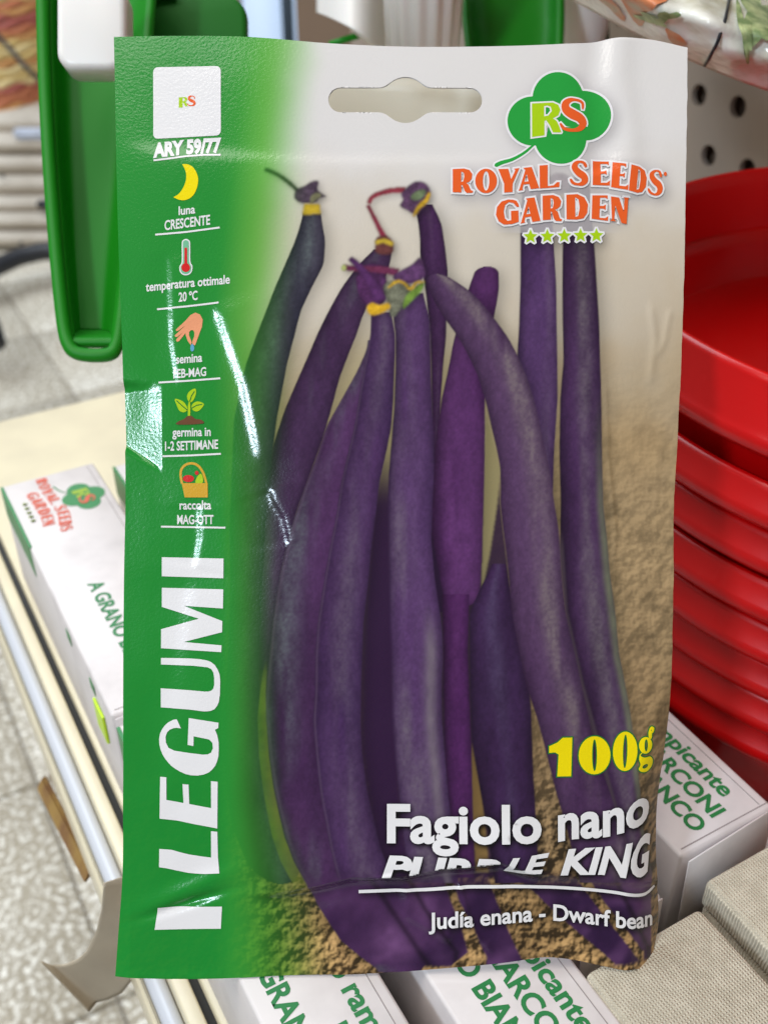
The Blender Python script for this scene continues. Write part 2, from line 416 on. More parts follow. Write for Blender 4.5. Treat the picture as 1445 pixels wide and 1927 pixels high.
LET['E'] = [[(925, 609), (1018, 612), (1018, 634), (1006, 626), (970, 625), (970, 672), (990, 670), (1004, 662), (1004, 694), (992, 686), (970, 688), (970, 740), (1006, 740), (1024, 726), (1023, 757), (922, 753)]]
LET['E2'] = [[(1040, 617), (1118, 630), (1116, 652), (1106, 642), (1086, 640), (1082, 690), (1098, 691), (1110, 684), (1107, 714), (1097, 704), (1080, 703), (1077, 758), (1112, 764), (1130, 754), (1128, 786), (1030, 766)]]
LET['D'] = [[(1148, 635), (1196, 646), (1228, 668), (1241, 712), (1235, 764), (1212, 796), (1184, 801), (1132, 788)], [(1190, 660), (1178, 783), (1194, 778), (1203, 722), (1201, 672)]]
LET['S2'] = [stroke(spl([(1326, 706), (1318, 676), (1296, 668), (1276, 680), (1272, 702), (1288, 728), (1312, 750), (1320, 776), (1310, 800), (1288, 808), (1262, 796), (1250, 772)], 4, False), list(np.interp(np.linspace(0, 1, 45), [0, .04, .18, .32, .5, .68, .82, .95, 1], [8, 16, 11, 28, 38, 30, 12, 16, 7])))]
LET['G'] = [[(484, 868), (472, 848), (452, 842), (425, 840), (385, 852), (358, 885), (352, 930), (368, 968), (400, 988), (445, 985), (486, 972), (484, 905), (498, 904), (440, 908), (442, 962), (420, 966), (404, 950), (398, 910), (406, 872), (428, 856), (455, 862), (474, 884), (488, 884)]]
LET['A2'] = [[(528, 835), (578, 828), (614, 966), (566, 972), (558, 940), (524, 946), (520, 968), (524, 976), (496, 982), (502, 970), (536, 846)], [(530, 928), (554, 924), (544, 880)]]
LET['R2'] = [[(626, 818), (690, 814), (722, 826), (736, 850), (730, 880), (712, 896), (700, 900), (716, 912), (728, 950), (742, 958), (736, 968), (704, 966), (692, 950), (682, 914), (674, 910), (675, 958), (628, 962)], [(673, 832), (674, 894), (686, 890), (692, 860), (688, 838)]]
LET['D2'] = [[(766, 812), (832, 808), (872, 826), (894, 868), (890, 918), (868, 950), (828, 958), (768, 956)], [(818, 826), (820, 942), (836, 936), (846, 888), (838, 838)]]
LET['E3'] = [[(920, 814), (1010, 814), (1010, 836), (998, 828), (966, 828), (964, 876), (986, 876), (1000, 868), (998, 900), (986, 892), (964, 892), (962, 946), (996, 948), (1014, 936), (1012, 964), (916, 952)]]
LET['N'] = [[(1030, 820), (1078, 828), (1106, 912), (1110, 834), (1102, 826), (1136, 829), (1132, 838), (1122, 983), (1092, 976), (1056, 872), (1050, 956), (1060, 967), (1026, 964), (1036, 954)]]
logo_loops = [z1(l) for k in LET for l in LET[k]]
tm = [z1(oval(1352, 686, 9, 13, 14))]
stars = []
for cx, cy in ((556, 1058), (655, 1056), (755, 1053), (851, 1050), (945, 1050)):
    stars.append(z1([(cx+(44 if k % 2 == 0 else 20)*math.sin(k*math.pi/5)*.98, cy-(44 if k % 2 == 0 else 20)*math.cos(k*math.pi/5)) for k in range(10)]))
RSR = [[(566, 268), (690, 262), (722, 276), (734, 306), (722, 338), (698, 352), (690, 356), (712, 372), (726, 402), (740, 440), (690, 440), (672, 400), (650, 368), (640, 372), (640, 458), (566, 468)], [(638, 284), (638, 344), (662, 340), (684, 312), (676, 286), (656, 280)]]
RSS = [stroke(spl([(868, 300), (866, 262), (836, 246), (796, 246), (766, 268), (770, 304), (806, 330), (850, 352), (868, 384), (850, 414), (806, 426), (756, 416), (732, 384)], 4, False), list(np.interp(np.linspace(0, 1, 49), [0, .05, .2, .34, .5, .66, .82, .95, 1], [10, 18, 18, 46, 60, 50, 20, 20, 10])))]
shape('clover_outline', [z1(clover)], INK['white'], 1, 4.2, 14, mask='logo')
shape('clover_stalk_outline', [z1(stalk)], INK['white'], 1.25, 3.2, 14, mask='logo')
shape('clover_leaf', [z1(clover)], INK['green'], 2, 0, 14)
shape('clover_stalk', [z1(stalk)], INK['green'], 2.25, 0, 14)
shape('monogram_outline', [z1(RSR[0]), z1(RSR[1])], INK['white'], 3, 3.0, 12)
shape('monogram_outline', [z1(RSS[0])], INK['white'], 3.3, 2.6, 12)
shape('monogram_letter', [z1(l) for l in RSR], INK['lime'], 4, 0, 12)
shape('monogram_letter', [z1(RSS[0])], INK['orange'], 4.3, -.2, 12)
for key in LET:
    shape('letter_outline', [z1(l) for l in LET[key]], INK['white'], 5 if key in 'ROYALS' else 5.3, 3.6, 12, mask='logo')
for key in LET:
    shape('letter', [z1(l) for l in LET[key]], INK['orange'], 8.5, 0, 9)
shape('registered_mark', tm, INK['orange'], 6, 0)
for st in stars:
    shape('star_outline', [st], INK['white'], 5, 3.4, 12, mask='logo')
    shape('star', [st], INK['lime'], 6, 0, 12)

# --- code label (its square code left out), headings and little pictures of the left band
def rrect(x0, y0, x1, y1, r, skew=0):
    o = []
    for cx, cy, a0 in ((x1-r, y0+r, -90), (x1-r, y1-r, 0), (x0+r, y1-r, 90), (x0+r, y0+r, 180)):
        o += [(cx+r*math.cos(math.radians(a0+k*15)), cy+r*math.sin(math.radians(a0+k*15))) for k in range(7)]
    return o
lab = [(x, y-(x-289)/127*2.0+8*((y-126)/130)*max(0, 1-abs(x-289)/60)*.6) for x, y in rrect(289, 127, 416, 257, 9)]
shape('code_label', [lab], INK['white'], 1, 0, 14)
def mini(loops, ox, oy, k): return [[(ox+(a-720)*k, oy+(b-355)*k) for a, b in l] for l in loops]
shape('monogram_letter', mini(RSR, 352, 192, .098), INK['lime'], 2.2, 0, 12)
shape('monogram_letter', mini(RSS, 352, 192, .098), INK['orange'], 2.5, 0, 12)
def cond(s, base, cap, weight=.022, **k): return line_text('lettering', s, INK['white'], base, cap*1.06, weight, **k)
def rule(pts, width): return shape('rule', [stroke(pts, width)], INK['white'], 1, 0, 12)
cond('ARY 59/77', [(289, 296.5), (350, 289.5), (417, 286)], 23.5, .055)
rule([(290, 302.5), (320, 299), (352, 294.5), (385, 292), (416, 292)], 3.4)
def z2(pts): return [(250+a/6.215, 110+b/6.215) for a, b in pts]
def z3(pts): return [(250+a/6.425, 420+b/6.425) for a, b in pts]
def z4(pts): return [(250+a/6.215, 700+b/6.215) for a, b in pts]
shape('moon', [z2(spl([(582, 1243), (640, 1242), (700, 1270), (745, 1330), (769, 1410), (760, 1500), (725, 1585), (670, 1640), (600, 1663), (540, 1655)], 3, False)+spl([(478, 1627), (540, 1590), (595, 1515), (626, 1430), (628, 1350), (610, 1290)], 3, False))], INK['yellow'], 1)
cond('luna', [(337, 405), (368, 401.5)], 14.5)
cond('CRESCENTE', [(310.5, 433.5), (396, 422.5)], 16.5)
rule([(293, 442), (350, 437), (414, 428.5)], 3.4)
th = [z3(spl([(645, 195), (680, 210), (695, 250), (697, 460), (722, 520), (715, 585), (680, 622), (640, 630), (600, 618), (574, 580), (572, 525), (598, 465), (598, 250), (612, 210)], 4))]
shape('thermometer_outline', th, INK['white'], 1, .4)
shape('thermometer_glass', th, INK['glass'], 2, -1.9)
shape('thermometer_bulb', [z3(oval(645, 540, 52, 54))], INK['red'], 3)
shape('thermometer_column', [z3([(630, 300), (660, 300), (662, 500), (628, 500)])], INK['red'], 3.4)
cond('temperatura ottimale', [(275, 548.5), (350, 541), (433, 533.5)], 15.2)
cond('20 ºC', [(337, 568), (372.5, 564)], 15.5)
rule([(296, 582), (350, 577), (412, 569.5)], 3.4)
shape('sowing_hand', [z3([(760, 1082), (815, 1105), (848, 1165), (838, 1250), (802, 1350), (756, 1478), (724, 1462), (722, 1430), (746, 1365), (746, 1318), (730, 1292), (706, 1294), (684, 1316), (682, 1356), (704, 1410), (716, 1440), (704, 1474), (666, 1424), (644, 1360), (640, 1330), (560, 1430), (536, 1434), (526, 1414), (540, 1392), (610, 1322), (540, 1376), (516, 1376), (510, 1358), (640, 1236), (555, 1300), (530, 1306), (524, 1288), (640, 1180), (700, 1112)])], INK['skin'], 1)
shape('water_drop', [z3(spl([(722, 1455), (744, 1495), (742, 1535), (722, 1552), (702, 1535), (700, 1495)], 4))], INK['blue'], 1)
cond('semina', [(332, 684.5), (381, 680.5)], 15.2)
cond('FEB-MAG', [(327, 712), (388.5, 707)], 15)
rule([(299, 720), (350, 717), (415, 712)], 3.4)
for lf in ([(735, 195), (740, 265), (705, 340), (668, 352), (643, 318), (640, 270), (672, 222)], [(497, 315), (590, 345), (632, 398), (642, 445), (602, 472), (550, 455), (520, 395)], [(835, 375), (792, 440), (740, 463), (694, 432), (700, 378), (760, 345)]):
    shape('sprout_leaf', [z4(spl(lf, 3))], INK['leaf'], 1)
for vn in ([(725, 225), (690, 280), (668, 350)], [(515, 335), (580, 395), (640, 445)], [(815, 378), (750, 390), (690, 425)]):
    shape('leaf_vein', [z4(stroke(vn, 11))], INK['deep'], 2)
shape('sprout_stem', [z4([(648, 515), (648, 400), (660, 345), (674, 350), (678, 420), (676, 515)])], INK['leaf'], 2.6)
shape('soil_heap', [z4(spl([(528, 616), (536, 580), (600, 552), (640, 520), (690, 514), (730, 548), (800, 560), (822, 604)], 3))], INK['brown'], 3.2)
cond('germina in', [(325, 821.5), (397, 820)], 15)
cond('1-2 SETTIMANE', [(311, 848), (360, 846.5), (411, 844)], 15.5)
rule([(306, 858.5), (360, 857), (416, 854)], 3.4)
shape('basket_handle', [z4(stroke(spl([(578, 1305), (560, 1210), (572, 1135), (620, 1085), (690, 1068), (760, 1092), (815, 1160), (846, 1240), (862, 1305)], 4, False), 28))], INK['straw'], 1)
shape('apple', [z4(oval(652, 1247, 66, 42))], INK['red'], 1.6)
shape('apple', [z4(oval(750, 1180, 22, 24))], INK['red'], 1.6)
shape('pear', [z4(spl([(735, 1296), (758, 1222), (798, 1190), (822, 1230), (818, 1296)], 3))], INK['leaf'], 2)
shape('basket_body', [z4([(573, 1300), (878, 1300), (880, 1467), (608, 1467)])], INK['straw'], 2.6)
cond('raccolta', [(338, 958.5), (398, 958)], 15)
cond('MAG-OTT', [(333.5, 986), (402.5, 986)], 15.5)
rule([(303, 991), (360, 992), (425, 993)], 3.4)
def z5(pts): return [(240+a/5.07, 1020+b/5.07) for a, b in pts]
def z6(pts): return [(240+a/4.817, 1380+b/4.817) for a, b in pts]
for lp in (z5([(328, 145), (920, 157), (918, 345), (328, 327)]),
           z5([(328, 437), (918, 450), (915, 632), (540, 608), (910, 752), (908, 857), (540, 952), (903, 982), (900, 1047), (322, 1013), (322, 832), (685, 730), (328, 620)]),
           z5([(322, 1105), (600, 1108), (700, 1115), (760, 1125), (800, 1140), (840, 1170), (868, 1215), (885, 1260), (891, 1320), (888, 1450), (878, 1520), (860, 1560), (835, 1590), (800, 1606), (740, 1612), (600, 1595), (320, 1577), (320, 1395), (600, 1410), (740, 1422), (775, 1422), (805, 1413), (825, 1395), (833, 1360), (833, 1290), (825, 1240), (805, 1208), (770, 1192), (640, 1178), (322, 1168)]),
           [(333.7, 1353), (341.6, 1370), (333, 1369), (326.8, 1370), (320, 1373), (315, 1378), (312.3, 1386), (312.7, 1396.6), (317.9, 1407), (329.3, 1412), (356.3, 1416), (383.2, 1419), (392, 1418.5), (398.5, 1415), (401.9, 1407), (400.9, 1396.6), (394.7, 1390.4), (365.6, 1384.6), (365.2, 1403), (354.2, 1400.8), (356.4, 1350.4), (412.6, 1358.9), (412, 1369), (405.7, 1372), (410, 1382), (412.7, 1395), (413, 1408), (412.3, 1421.5), (410, 1431), (406, 1440), (400.5, 1447), (393.6, 1452.7), (384, 1456.5), (372.9, 1458.5), (361, 1458.2), (350, 1455.8), (340, 1451.5), (331.3, 1446.4), (323, 1440.5), (316.8, 1434), (311, 1427), (306.4, 1419.4), (302.5, 1410), (300.4, 1400.8), (300, 1391), (301.5, 1381), (305, 1373), (310, 1366), (316, 1360), (326.8, 1354)],
           z6([(298, 393), (355, 398), (355, 603), (510, 630), (503, 457), (558, 462), (563, 638), (762, 673), (762, 427), (823, 432), (818, 858), (600, 820), (450, 790), (293, 773)]),
           z6([(290, 1047), (400, 1055), (480, 1078), (560, 1098), (660, 1114), (760, 1125), (760, 883), (818, 888), (822, 1120), (836, 1265), (700, 1273), (620, 1271), (550, 1265), (430, 1240), (360, 1224), (288, 1213)]),
           z6([(277, 1582), (858, 1570), (848, 1770), (250, 1778)])):
    shape('large_letter', [lp], INK['white'], 2, 0, 6)

# --- weight and names at the bottom right
def z7(pts): return [(660+a/2.408, 1340+b/2.408) for a, b in pts]
hund = [[z7([(893, 148), (930, 132), (955, 110), (998, 110), (993, 285), (930, 285), (936, 186), (920, 176), (893, 178)])],
        [z7(oval(1100, 192, 73, 86, 32)), z7(oval(1100, 192, 11, 72, 24))],
        [z7(oval(1240, 176, 56, 89, 32, .03)), z7(oval(1240, 176, 10, 76, 24, .03))],
        [z7(oval(1334, 150, 31, 38, 28)), z7(oval(1336, 150, 8, 28, 20))],
        [z7(spl([(1350, 122), (1346, 92), (1356, 66), (1372, 70), (1370, 90), (1362, 96), (1362, 116)], 3))],
        [z7(spl([(1322, 180), (1310, 196), (1330, 206), (1358, 204), (1372, 222), (1368, 250), (1345, 272), (1318, 272), (1302, 258), (1310, 238), (1304, 214), (1308, 190)], 4)), z7(oval(1334, 247, 15, 9, 16, -.4))]]
for h in hund: shape('digit_outline', h, INK['deep'], 1, 2.2, 12)
for h in hund: shape('digit', h, INK['yellow'], 2.4, 0, 12)
line_text('name_lettering', 'Fagiolo nano', INK['white'], [(728, 1578), (1040, 1579), (1075, 1574), (1140, 1571), (1180, 1562), (1205, 1554), (1228, 1549)], [(728, 67), (1060, 66), (1140, 66), (1228, 70)], .030, mask='text', cell=8,
          xmap=[(0, 728), (.60, 1040), (.66, 1067), (1, 1227)])
line_text('name_lettering', 'PURP', INK['white'], [(718, 1643), (757, 1644), (772, 1660), (941, 1666)], [(718, 38), (757, 38), (772, 52), (941, 54)], .040, .22, mask='text', cell=2.6,
          clip=[(700, 1660), (757, 1660), (760, 1644), (790, 1637), (830, 1628), (880, 1625), (925, 1620), (950, 1617)])
line_text('name_lettering', 'LE', INK['white'], [(946, 1634), (975, 1637), (1031, 1637)], [(946, 25), (1031, 35)], .040, .30, mask='text', cell=5)
line_text('name_lettering', 'KING', INK['white'], [(1052, 1641), (1130, 1641), (1190, 1650), (1231, 1648)], [(1052, 43), (1130, 46), (1190, 60), (1231, 72)], .040, .26, mask='text', cell=5,
          xmap=[(0, 1052), (.30, 1112), (.45, 1140), (.75, 1197), (1, 1231)])
shape('rule', [stroke(spl([(675, 1677), (740, 1675), (800, 1673), (870, 1667), (950, 1666), (1060, 1670), (1150, 1679), (1205, 1690), (1225, 1690), (1242, 1682)], 5, False), 6)], INK['white'], 1, 0, 6, mask='text')
line_text('name_lettering', 'Judía enana - Dwarf bean', INK['white'], [(806, 1746), (895, 1740), (1000, 1731), (1035, 1730), (1090, 1735), (1140, 1742), (1200, 1750), (1236, 1754)], 29, .024, mask='text', cell=6)

# ------------------------------------------------------------------ the printed picture: purple beans on sandy stone
STEP = 1.5; GX = np.arange(196, 1312, STEP); GY = np.arange(56, 1856, STEP)
XX, YY = np.meshgrid(GX, GY)
def trimask(name):
    m = np.zeros(XX.shape)
    for tris in MASKS.get(name, []):
        for t in tris:
            i0, i1 = int((t[:, 0].min()-196)/STEP), int((t[:, 0].max()-196)/STEP)+2
            j0, j1 = int((t[:, 1].min()-56)/STEP), int((t[:, 1].max()-56)/STEP)+2
            i0, j0 = max(i0, 0), max(j0, 0); x = XX[j0:j1, i0:i1]; y = YY[j0:j1, i0:i1]
            if x.size == 0: continue
            d = [(t[(k+1) % 3, 0]-t[k, 0])*(y-t[k, 1])-(t[(k+1) % 3, 1]-t[k, 1])*(x-t[k, 0]) for k in range(3)]
            ins = ((d[0] >= 0) & (d[1] >= 0) & (d[2] >= 0)) | ((d[0] <= 0) & (d[1] <= 0) & (d[2] <= 0))
            m[j0:j1, i0:i1] = np.maximum(m[j0:j1, i0:i1], ins)
    return m
def L3(c): return np.array(lin(*c))
def mixc(img, c, m): return img*(1-m[..., None]) + (np.asarray(c))*m[..., None]
# stone background, pale above, coarse gold sand below
n1 = fbm(XX, YY, 120, 21, 4); n2 = fbm(XX, YY, 26, 31, 4); n3 = fbm(XX, YY, 9, 41, 3)
art = np.empty(XX.shape+(3,))
art[:] = L3((226, 220, 217))
art = mixc(art, L3((212, 200, 184)), sstep(250, 470, YY+120*(n1-.5)))
art = mixc(art, L3((192, 172, 144)), sstep(400, 780, YY+200*(n1-.5)+(XX-1100)*.3))
art = mixc(art, L3((172, 144, 106)), sstep(540, 940, YY+240*(n1-.5)))
art = mixc(art, L3((152, 124, 88)), sstep(1000, 1400, YY+160*(n1-.5)))
art *= (1+.22*(n1-.5)*sstep(300, 700, YY))[..., None]
mot = sstep(.40, .80, n2)*sstep(650, 1000, YY); art *= (1-.34*mot)[..., None]
hg = fbm(XX, YY, 22, 51, 4); hg2 = fbm(XX, YY, 8, 57, 3)
emb = np.clip(.74+4.2*(hg-np.roll(np.roll(hg, 3, 0), 3, 1))+2.4*(hg2-np.roll(np.roll(hg2, 2, 0), 2, 1))-.5*sstep(.5, .75, 1-hg), .12, 1.5)
gz = sstep(1300, 1600, YY); art *= (1-gz*(1-emb))[..., None]
art *= (1-.55*sstep(600, 1150, YY)*(1-gz)*(1-np.clip(.86+2.6*(hg-np.roll(np.roll(hg, 3, 0), 3, 1))+1.5*(hg2-np.roll(np.roll(hg2, 2, 0), 2, 1)), .4, 1.3)))[..., None]
art = mixc(art, art*np.array((1.10, 1.0, .80)), sstep(1560, 1720, YY)*.8)
art *= (1+.40*sstep(1700, 1790, YY)*sstep(.35, .7, n1+.1))[..., None]
olive = np.exp(-((XX-740)/230)**2)*sstep(560, 760, YY)*(1-sstep(1150, 1300, YY))
art = mixc(art, L3((168, 156, 112)), olive*.75)
def smooth_rows(rows, k):
    a = np.array(rows, float); ys = np.arange(a[0, 0]-80, a[-1, 0]+80, STEP)
    l, r = np.interp(ys, a[:, 0], a[:, 1]), np.interp(ys, a[:, 0], a[:, 2])
    if k > 0:
        ker = np.hanning(k*2+3); ker /= ker.sum(); pad = len(ker)//2
        l = np.convolve(np.pad(l, pad, mode='edge'), ker, 'valid'); r = np.convolve(np.pad(r, pad, mode='edge'), ker, 'valid')
    return ys, l, r
BN = [0]
def bean(rows, base, dark, hi, hiw=(0.1, .35, .5), cap=(1, 1), shadow=.55, seed=None, rim=.0, round_=1.0, gl=None):
    """a pod given by (y, left, right) rows; hi: bloom colour, hiw: (place across, width, strength)"""
    global art
    BN[0] += 1; sd = 100+BN[0]*13
    ys, l, r = smooth_rows(rows, 12)
    y0, y1 = rows[0][0], rows[-1][0]
    row = GY; xl = np.interp(row, ys, l); xr = np.interp(row, ys, r)
    hw = (xr-xl)/2; cx = (xl+xr)/2
    cw0 = hw[np.argmin(abs(row-y0))]*round_; cw1 = hw[np.argmin(abs(row-y1))]*round_
    sc = np.ones_like(row)
    if cap[0]: q = np.clip((row-y0)/max(cw0, 4), 0, 1); sc *= np.sqrt(np.clip(1-(1-q)**2, 0, 1))
    if cap[1]: q = np.clip((y1-row)/max(cw1, 4), 0, 1); sc *= np.sqrt(np.clip(1-(1-q)**2, 0, 1))
    hw = hw*sc
    inn = ((row >= y0) & (row <= y1))[:, None]
    hw_ = np.maximum(hw, .01)[:, None]; u = (XX-cx[:, None])/hw_
    edge = (hw_-np.abs(XX-cx[:, None]))
    m = sstep(-1.2, 1.6, edge)*inn
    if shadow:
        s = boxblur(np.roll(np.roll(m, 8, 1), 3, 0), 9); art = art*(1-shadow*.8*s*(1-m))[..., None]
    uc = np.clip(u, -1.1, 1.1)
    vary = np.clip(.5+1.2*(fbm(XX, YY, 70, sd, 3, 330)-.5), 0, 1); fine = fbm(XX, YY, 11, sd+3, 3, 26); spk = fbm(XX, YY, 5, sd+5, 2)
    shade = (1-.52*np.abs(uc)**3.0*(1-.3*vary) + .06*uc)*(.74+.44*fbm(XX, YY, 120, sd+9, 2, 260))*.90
    c = np.empty_like(art); c[:] = L3(base)
    c = mixc(c, L3(dark), np.clip(sstep(.35, .80, vary)*.65+.35*np.abs(uc)**4, 0, 1))
    skin = fbm(XX*1.0, YY, 3.2, sd+13, 2, 5.0)
    c *= (shade*(.80+.36*fine)*(.88+.24*spk)*(.86+.28*skin))[..., None]
    patchy = fbm(XX, YY, 46, sd+7, 3, 300)
    wv = np.exp(-((uc-hiw[0]-.25*(vary-.5))/hiw[1])**2)*hiw[2]*.72*sstep(.32, .66, patchy+.06)*(.35+1.0*fine)*(.5+1.0*spk)
    c = mixc(c, L3(hi)*.86, np.clip(wv, 0, .8))
    if rim: c = mixc(c, L3((150, 120, 150)), np.exp(-((uc+.93)/.05)**2)*rim*(.4+.8*vary))
    if gl is not None: c = mixc(c, L3(gl[0]), np.exp(-((uc-gl[1])/gl[2])**2)*gl[3]*sstep(gl[4], gl[5], YY)*(.6+.6*fine))
    c = (c*.95+c.mean(-1, keepdims=True)*.05)*.90
    art = art*(1-m[..., None])+c*m[..., None]
def lr(pts): return np.interp(YY, [p[0] for p in pts], [p[1] for p in pts])
def under(ya, yb, yc, l, r, c, k):
    global art
    m = sstep(ya, yb, YY)*(1-sstep(yc-20, yc, YY))*sstep(-6, 6, XX-lr(l))*sstep(-3, 3, lr(r)-XX)
    art = mixc(art, L3(c), m*k)
def polymask(lp):
    ins = np.zeros(XX.shape, bool)
    for (ax, ay), (bx, by) in zip(lp, lp[1:]+lp[:1]):
        if ay != by: ins ^= ((ay > YY) != (by > YY)) & (XX < (bx-ax)*(YY-ay)/(by-ay)+ax)
    return boxblur(ins.astype(float), 1)
PU, DK, GR = (88, 54, 98), (54, 24, 62), (132, 116, 124)
MG = (100, 50, 110)
# back to front
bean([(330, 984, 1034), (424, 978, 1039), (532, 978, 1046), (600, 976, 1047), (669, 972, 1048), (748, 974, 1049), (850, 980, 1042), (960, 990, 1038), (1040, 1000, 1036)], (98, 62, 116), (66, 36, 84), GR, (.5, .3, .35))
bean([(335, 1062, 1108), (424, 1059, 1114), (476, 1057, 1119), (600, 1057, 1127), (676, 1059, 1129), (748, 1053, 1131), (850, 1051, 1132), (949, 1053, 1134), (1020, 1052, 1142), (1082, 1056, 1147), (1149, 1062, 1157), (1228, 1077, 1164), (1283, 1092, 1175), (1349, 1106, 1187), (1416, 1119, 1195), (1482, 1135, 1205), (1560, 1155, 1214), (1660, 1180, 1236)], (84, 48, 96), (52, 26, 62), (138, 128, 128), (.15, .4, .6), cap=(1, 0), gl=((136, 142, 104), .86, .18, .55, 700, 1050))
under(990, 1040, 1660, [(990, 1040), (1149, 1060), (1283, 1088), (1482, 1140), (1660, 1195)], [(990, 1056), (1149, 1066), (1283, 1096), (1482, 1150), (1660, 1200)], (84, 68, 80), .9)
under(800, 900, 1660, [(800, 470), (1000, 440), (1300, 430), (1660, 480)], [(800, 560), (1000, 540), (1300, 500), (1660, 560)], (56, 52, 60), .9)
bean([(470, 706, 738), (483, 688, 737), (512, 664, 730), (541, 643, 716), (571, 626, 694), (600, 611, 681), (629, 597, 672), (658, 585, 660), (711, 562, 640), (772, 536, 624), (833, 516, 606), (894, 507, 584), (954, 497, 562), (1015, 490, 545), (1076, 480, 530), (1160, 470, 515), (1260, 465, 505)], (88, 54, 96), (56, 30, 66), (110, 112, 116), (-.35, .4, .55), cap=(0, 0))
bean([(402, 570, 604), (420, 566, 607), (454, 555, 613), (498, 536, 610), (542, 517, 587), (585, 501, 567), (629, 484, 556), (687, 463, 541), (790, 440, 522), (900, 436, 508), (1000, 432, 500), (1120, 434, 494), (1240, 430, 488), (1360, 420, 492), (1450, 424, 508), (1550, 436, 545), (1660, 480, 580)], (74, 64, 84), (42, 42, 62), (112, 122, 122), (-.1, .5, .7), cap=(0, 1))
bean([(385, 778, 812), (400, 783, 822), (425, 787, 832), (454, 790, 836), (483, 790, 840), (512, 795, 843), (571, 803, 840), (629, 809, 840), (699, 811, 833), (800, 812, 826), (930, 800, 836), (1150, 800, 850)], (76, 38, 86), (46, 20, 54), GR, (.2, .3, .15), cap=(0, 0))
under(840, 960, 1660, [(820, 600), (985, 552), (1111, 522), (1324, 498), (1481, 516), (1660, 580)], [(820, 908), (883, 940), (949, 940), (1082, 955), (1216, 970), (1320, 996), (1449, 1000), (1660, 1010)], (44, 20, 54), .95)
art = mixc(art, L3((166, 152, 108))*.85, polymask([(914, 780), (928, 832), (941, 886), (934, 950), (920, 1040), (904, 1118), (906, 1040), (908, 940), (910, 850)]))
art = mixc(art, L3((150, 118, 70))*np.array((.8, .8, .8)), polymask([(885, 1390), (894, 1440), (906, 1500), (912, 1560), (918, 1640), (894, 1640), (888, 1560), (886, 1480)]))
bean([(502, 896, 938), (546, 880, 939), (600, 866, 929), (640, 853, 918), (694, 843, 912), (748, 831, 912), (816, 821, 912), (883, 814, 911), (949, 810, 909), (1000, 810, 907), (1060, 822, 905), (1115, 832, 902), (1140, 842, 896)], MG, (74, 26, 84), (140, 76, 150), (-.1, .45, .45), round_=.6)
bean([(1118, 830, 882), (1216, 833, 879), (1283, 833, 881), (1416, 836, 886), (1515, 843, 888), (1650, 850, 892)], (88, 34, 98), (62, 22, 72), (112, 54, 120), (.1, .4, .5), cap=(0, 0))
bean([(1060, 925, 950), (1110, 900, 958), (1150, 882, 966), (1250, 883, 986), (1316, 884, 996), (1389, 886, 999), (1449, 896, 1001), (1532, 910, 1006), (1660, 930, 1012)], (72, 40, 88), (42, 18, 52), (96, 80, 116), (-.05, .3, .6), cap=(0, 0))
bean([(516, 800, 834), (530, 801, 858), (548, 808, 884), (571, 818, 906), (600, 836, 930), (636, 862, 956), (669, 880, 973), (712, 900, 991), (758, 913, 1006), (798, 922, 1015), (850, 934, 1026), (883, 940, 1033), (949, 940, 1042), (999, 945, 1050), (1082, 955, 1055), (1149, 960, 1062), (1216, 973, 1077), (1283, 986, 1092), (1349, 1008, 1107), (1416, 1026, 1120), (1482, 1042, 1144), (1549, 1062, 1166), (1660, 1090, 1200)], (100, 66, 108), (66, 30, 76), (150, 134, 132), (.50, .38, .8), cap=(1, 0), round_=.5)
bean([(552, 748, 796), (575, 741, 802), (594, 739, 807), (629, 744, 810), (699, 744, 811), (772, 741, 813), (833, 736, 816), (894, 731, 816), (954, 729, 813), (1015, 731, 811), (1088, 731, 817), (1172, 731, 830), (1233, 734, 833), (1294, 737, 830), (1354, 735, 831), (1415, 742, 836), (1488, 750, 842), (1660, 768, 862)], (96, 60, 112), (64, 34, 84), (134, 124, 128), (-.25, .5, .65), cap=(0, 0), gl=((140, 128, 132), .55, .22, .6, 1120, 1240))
# dark space between two pods
art = mixc(art, L3((46, 20, 56)), sstep(820, 1000, YY)*sstep(-8, 8, XX-np.interp(YY, [800, 1000, 1180, 1400, 1660], [722, 700, 688, 684, 716]))*sstep(-5, 5, np.interp(YY, [800, 1000, 1300, 1500, 1660], [737, 732, 738, 750, 770])-XX)*.9)
bean([(640, 692, 716), (658, 690, 722), (699, 672, 720), (757, 640, 712), (802, 615, 700), (863, 595, 690), (924, 572, 680), (985, 552, 668), (1046, 536, 655), (1111, 522, 648), (1172, 513, 640), (1233, 507, 640), (1278, 502, 640), (1324, 498, 640), (1420, 506, 650), (1481, 516, 660), (1527, 526, 670), (1572, 538, 690), (1618, 553, 720), (1664, 580, 760), (1700, 596, 800), (1733, 618, 820), (1767, 640, 820), (1800, 680, 810), (1828, 716, 790)], (90, 50, 100), (60, 28, 72), (112, 118, 122), (-.62, .38, .75), cap=(0, 0), rim=.18)
bean([(588, 698, 736), (629, 697, 744), (658, 692, 744), (711, 682, 742), (757, 674, 740), (802, 667, 737), (848, 656, 728), (909, 642, 714), (970, 633, 707), (1031, 621, 699), (1088, 611, 694), (1172, 598, 684), (1233, 594, 682), (1294, 594, 680), (1354, 590, 679), (1415, 595, 682), (1488, 603, 692), (1590, 622, 716), (1700, 650, 760), (1780, 690, 790)], (88, 52, 104), (62, 34, 82), (122, 108, 122), (.1, .5, .5), cap=(0, 0), rim=.2)
